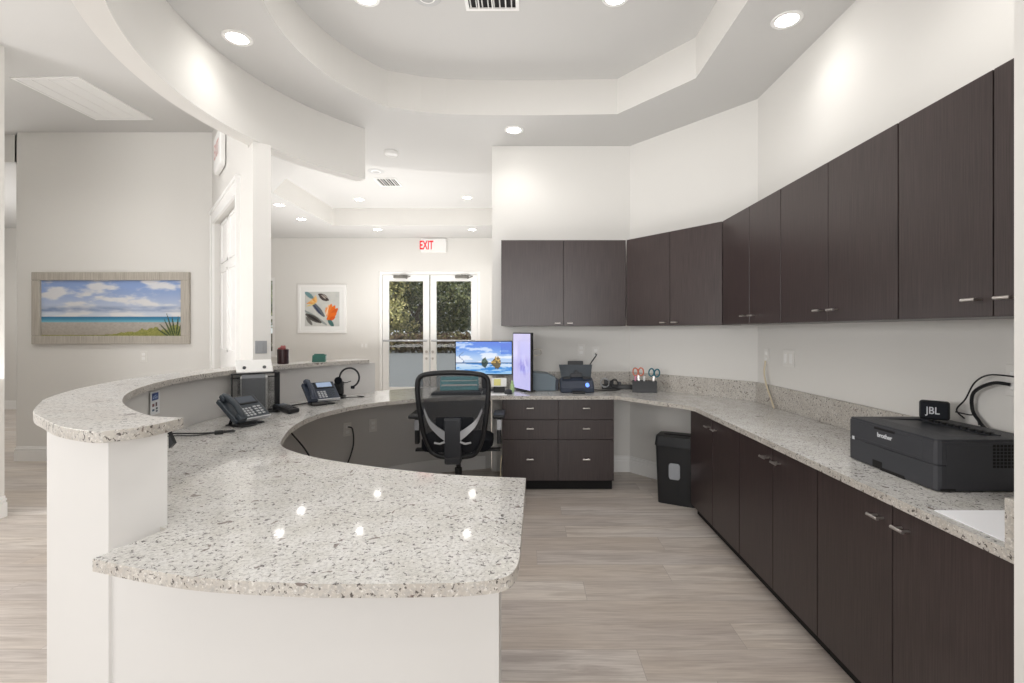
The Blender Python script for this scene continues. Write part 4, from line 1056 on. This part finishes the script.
# speaker on the printer
t = thing('bluetooth_speaker', 'small black portable speaker standing on the printer', 'speaker', (1.655, 1.95, HC+H_+.001), -44)
MB().box(-.048, .048, -.017, .017, 0, .076, .010, 3).build('speaker_body', 'black', t)
M['grillcloth'] = flat('dark_grille', srgb(30, 33, 40), .9, bump=.6, bscale=1200)
MB().box(-.042, .042, -.0185, -.016, .006, .070, .001, 1).build('speaker_grille', 'grillcloth', t)
text_mesh('JBL', .040, 'logo', 'logo', t, T(-.004, -.019, .036), xs=.82, bold=.0006)
# cables by the stub wall
plate(1.769, 1.735, 1.17, -90, 'white outlet on the right wall behind the printer cords', 'outlet')
cord('printer_power_cord', [(1.755, 1.745, 1.155), (1.735, 1.79, 1.155), (1.74, 1.87, 1.11), (1.75, 1.885, 1.04), (1.745, 1.85, 1.0), (1.742, 1.82, .975)], .0065, 'black', 'thick black power cord looping from the outlet down behind the printer')
cord('thin_usb_cord', [(1.757, 1.72, 1.185), (1.735, 1.80, 1.185), (1.735, 1.86, 1.15), (1.735, 1.90, 1.08), (1.745, 1.95, 1.03), (1.75, 1.92, 1.00)], .003, 'black', 'thin black cord curving from the wall outlet behind the printer')
cord('speaker_cord', [(1.695, 1.90, 1.03), (1.73, 1.88, 1.022), (1.748, 1.87, 1.02), (1.752, 1.86, .985)], .0025, 'black', 'thin charging cord at the side of the portable speaker')
# white cord between drawer cabinet and knee space
cord('white_cord', [(-.215, 4.04, .30), (-.222, 4.035, .20), (-.225, 4.03, .1), (-.235, 4.02, .01)], .005, 'cord', 'pale cord hanging at the left side of the drawer cabinet')

# ------------------------------------------------------------------ lights, world, camera
def area(name, loc, rot, size, power, col=(1, .985, .965)):
    L = bpy.data.lights.new(name, 'AREA'); L.energy = power; L.size = size[0]; L.shape = 'RECTANGLE'; L.size_y = size[1]; L.color = col
    o = bpy.data.objects.new(name, L); COL.objects.link(o); o.location = loc; o.rotation_euler = rot
area('rear_fill', (-.6, -6.0, 1.9), (rad(88), 0, rad(-2)), (4.5, 2.4), 190)  # added fill behind the camera, not a source in the room
area('side_fill', (-5.6, .4, 1.9), (rad(90), 0, rad(-74)), (2.0, 1.2), 105)
area('reception_up_fill', (-.1, 2.9, 1.25), (rad(180), 0, 0), (1.6, 1.6), 22)  # added upward fill that bounces off the tray ceiling, no fixture here
area('lobby_up_fill', (-2.0, 6.9, 1.0), (rad(180), 0, 0), (2.6, 2.6), 88)  # unseen upward fill added to brighten the lobby
area('hall_up_fill', (-3.6, 3.0, 1.0), (rad(180), 0, 0), (1.5, 1.5), 12)  # unseen upward fill added for the hall ceiling
area('corridor_up_fill', (-7.0, 6.0, 1.0), (rad(180), 0, 0), (1.5, 1.5), 40)  # added fill lifting the dark corridor, no real lamp stands there
sun = bpy.data.lights.new('sun', 'SUN'); sun.energy = 3.6; sun.angle = rad(3); so_ = bpy.data.objects.new('sun', sun); COL.objects.link(so_)
so_.rotation_euler = (rad(12), rad(42), 0); so_.location = (10, 20, 10)
wd = bpy.data.worlds.new('w'); bpy.context.scene.world = wd; wd.use_nodes = True
bg = wd.node_tree.nodes['Background']; bg.inputs[0].default_value = (.96, .975, 1, 1); bg.inputs[1].default_value = .9

cam = bpy.data.cameras.new('camera'); cam.sensor_width = 36; cam.lens = F/1024*36; cam.clip_start = .05; cam.clip_end = 300
cam.shift_x = -(CX-512)/1024; cam.shift_y = -(341.5-CY)/1024
co = bpy.data.objects.new('camera', cam); COL.objects.link(co); co.location = (0, 0, EYE); co.rotation_euler = (rad(90), 0, 0)
sc = bpy.context.scene; sc.camera = co
sc.view_settings.view_transform = 'Standard'; sc.view_settings.exposure = 0.0
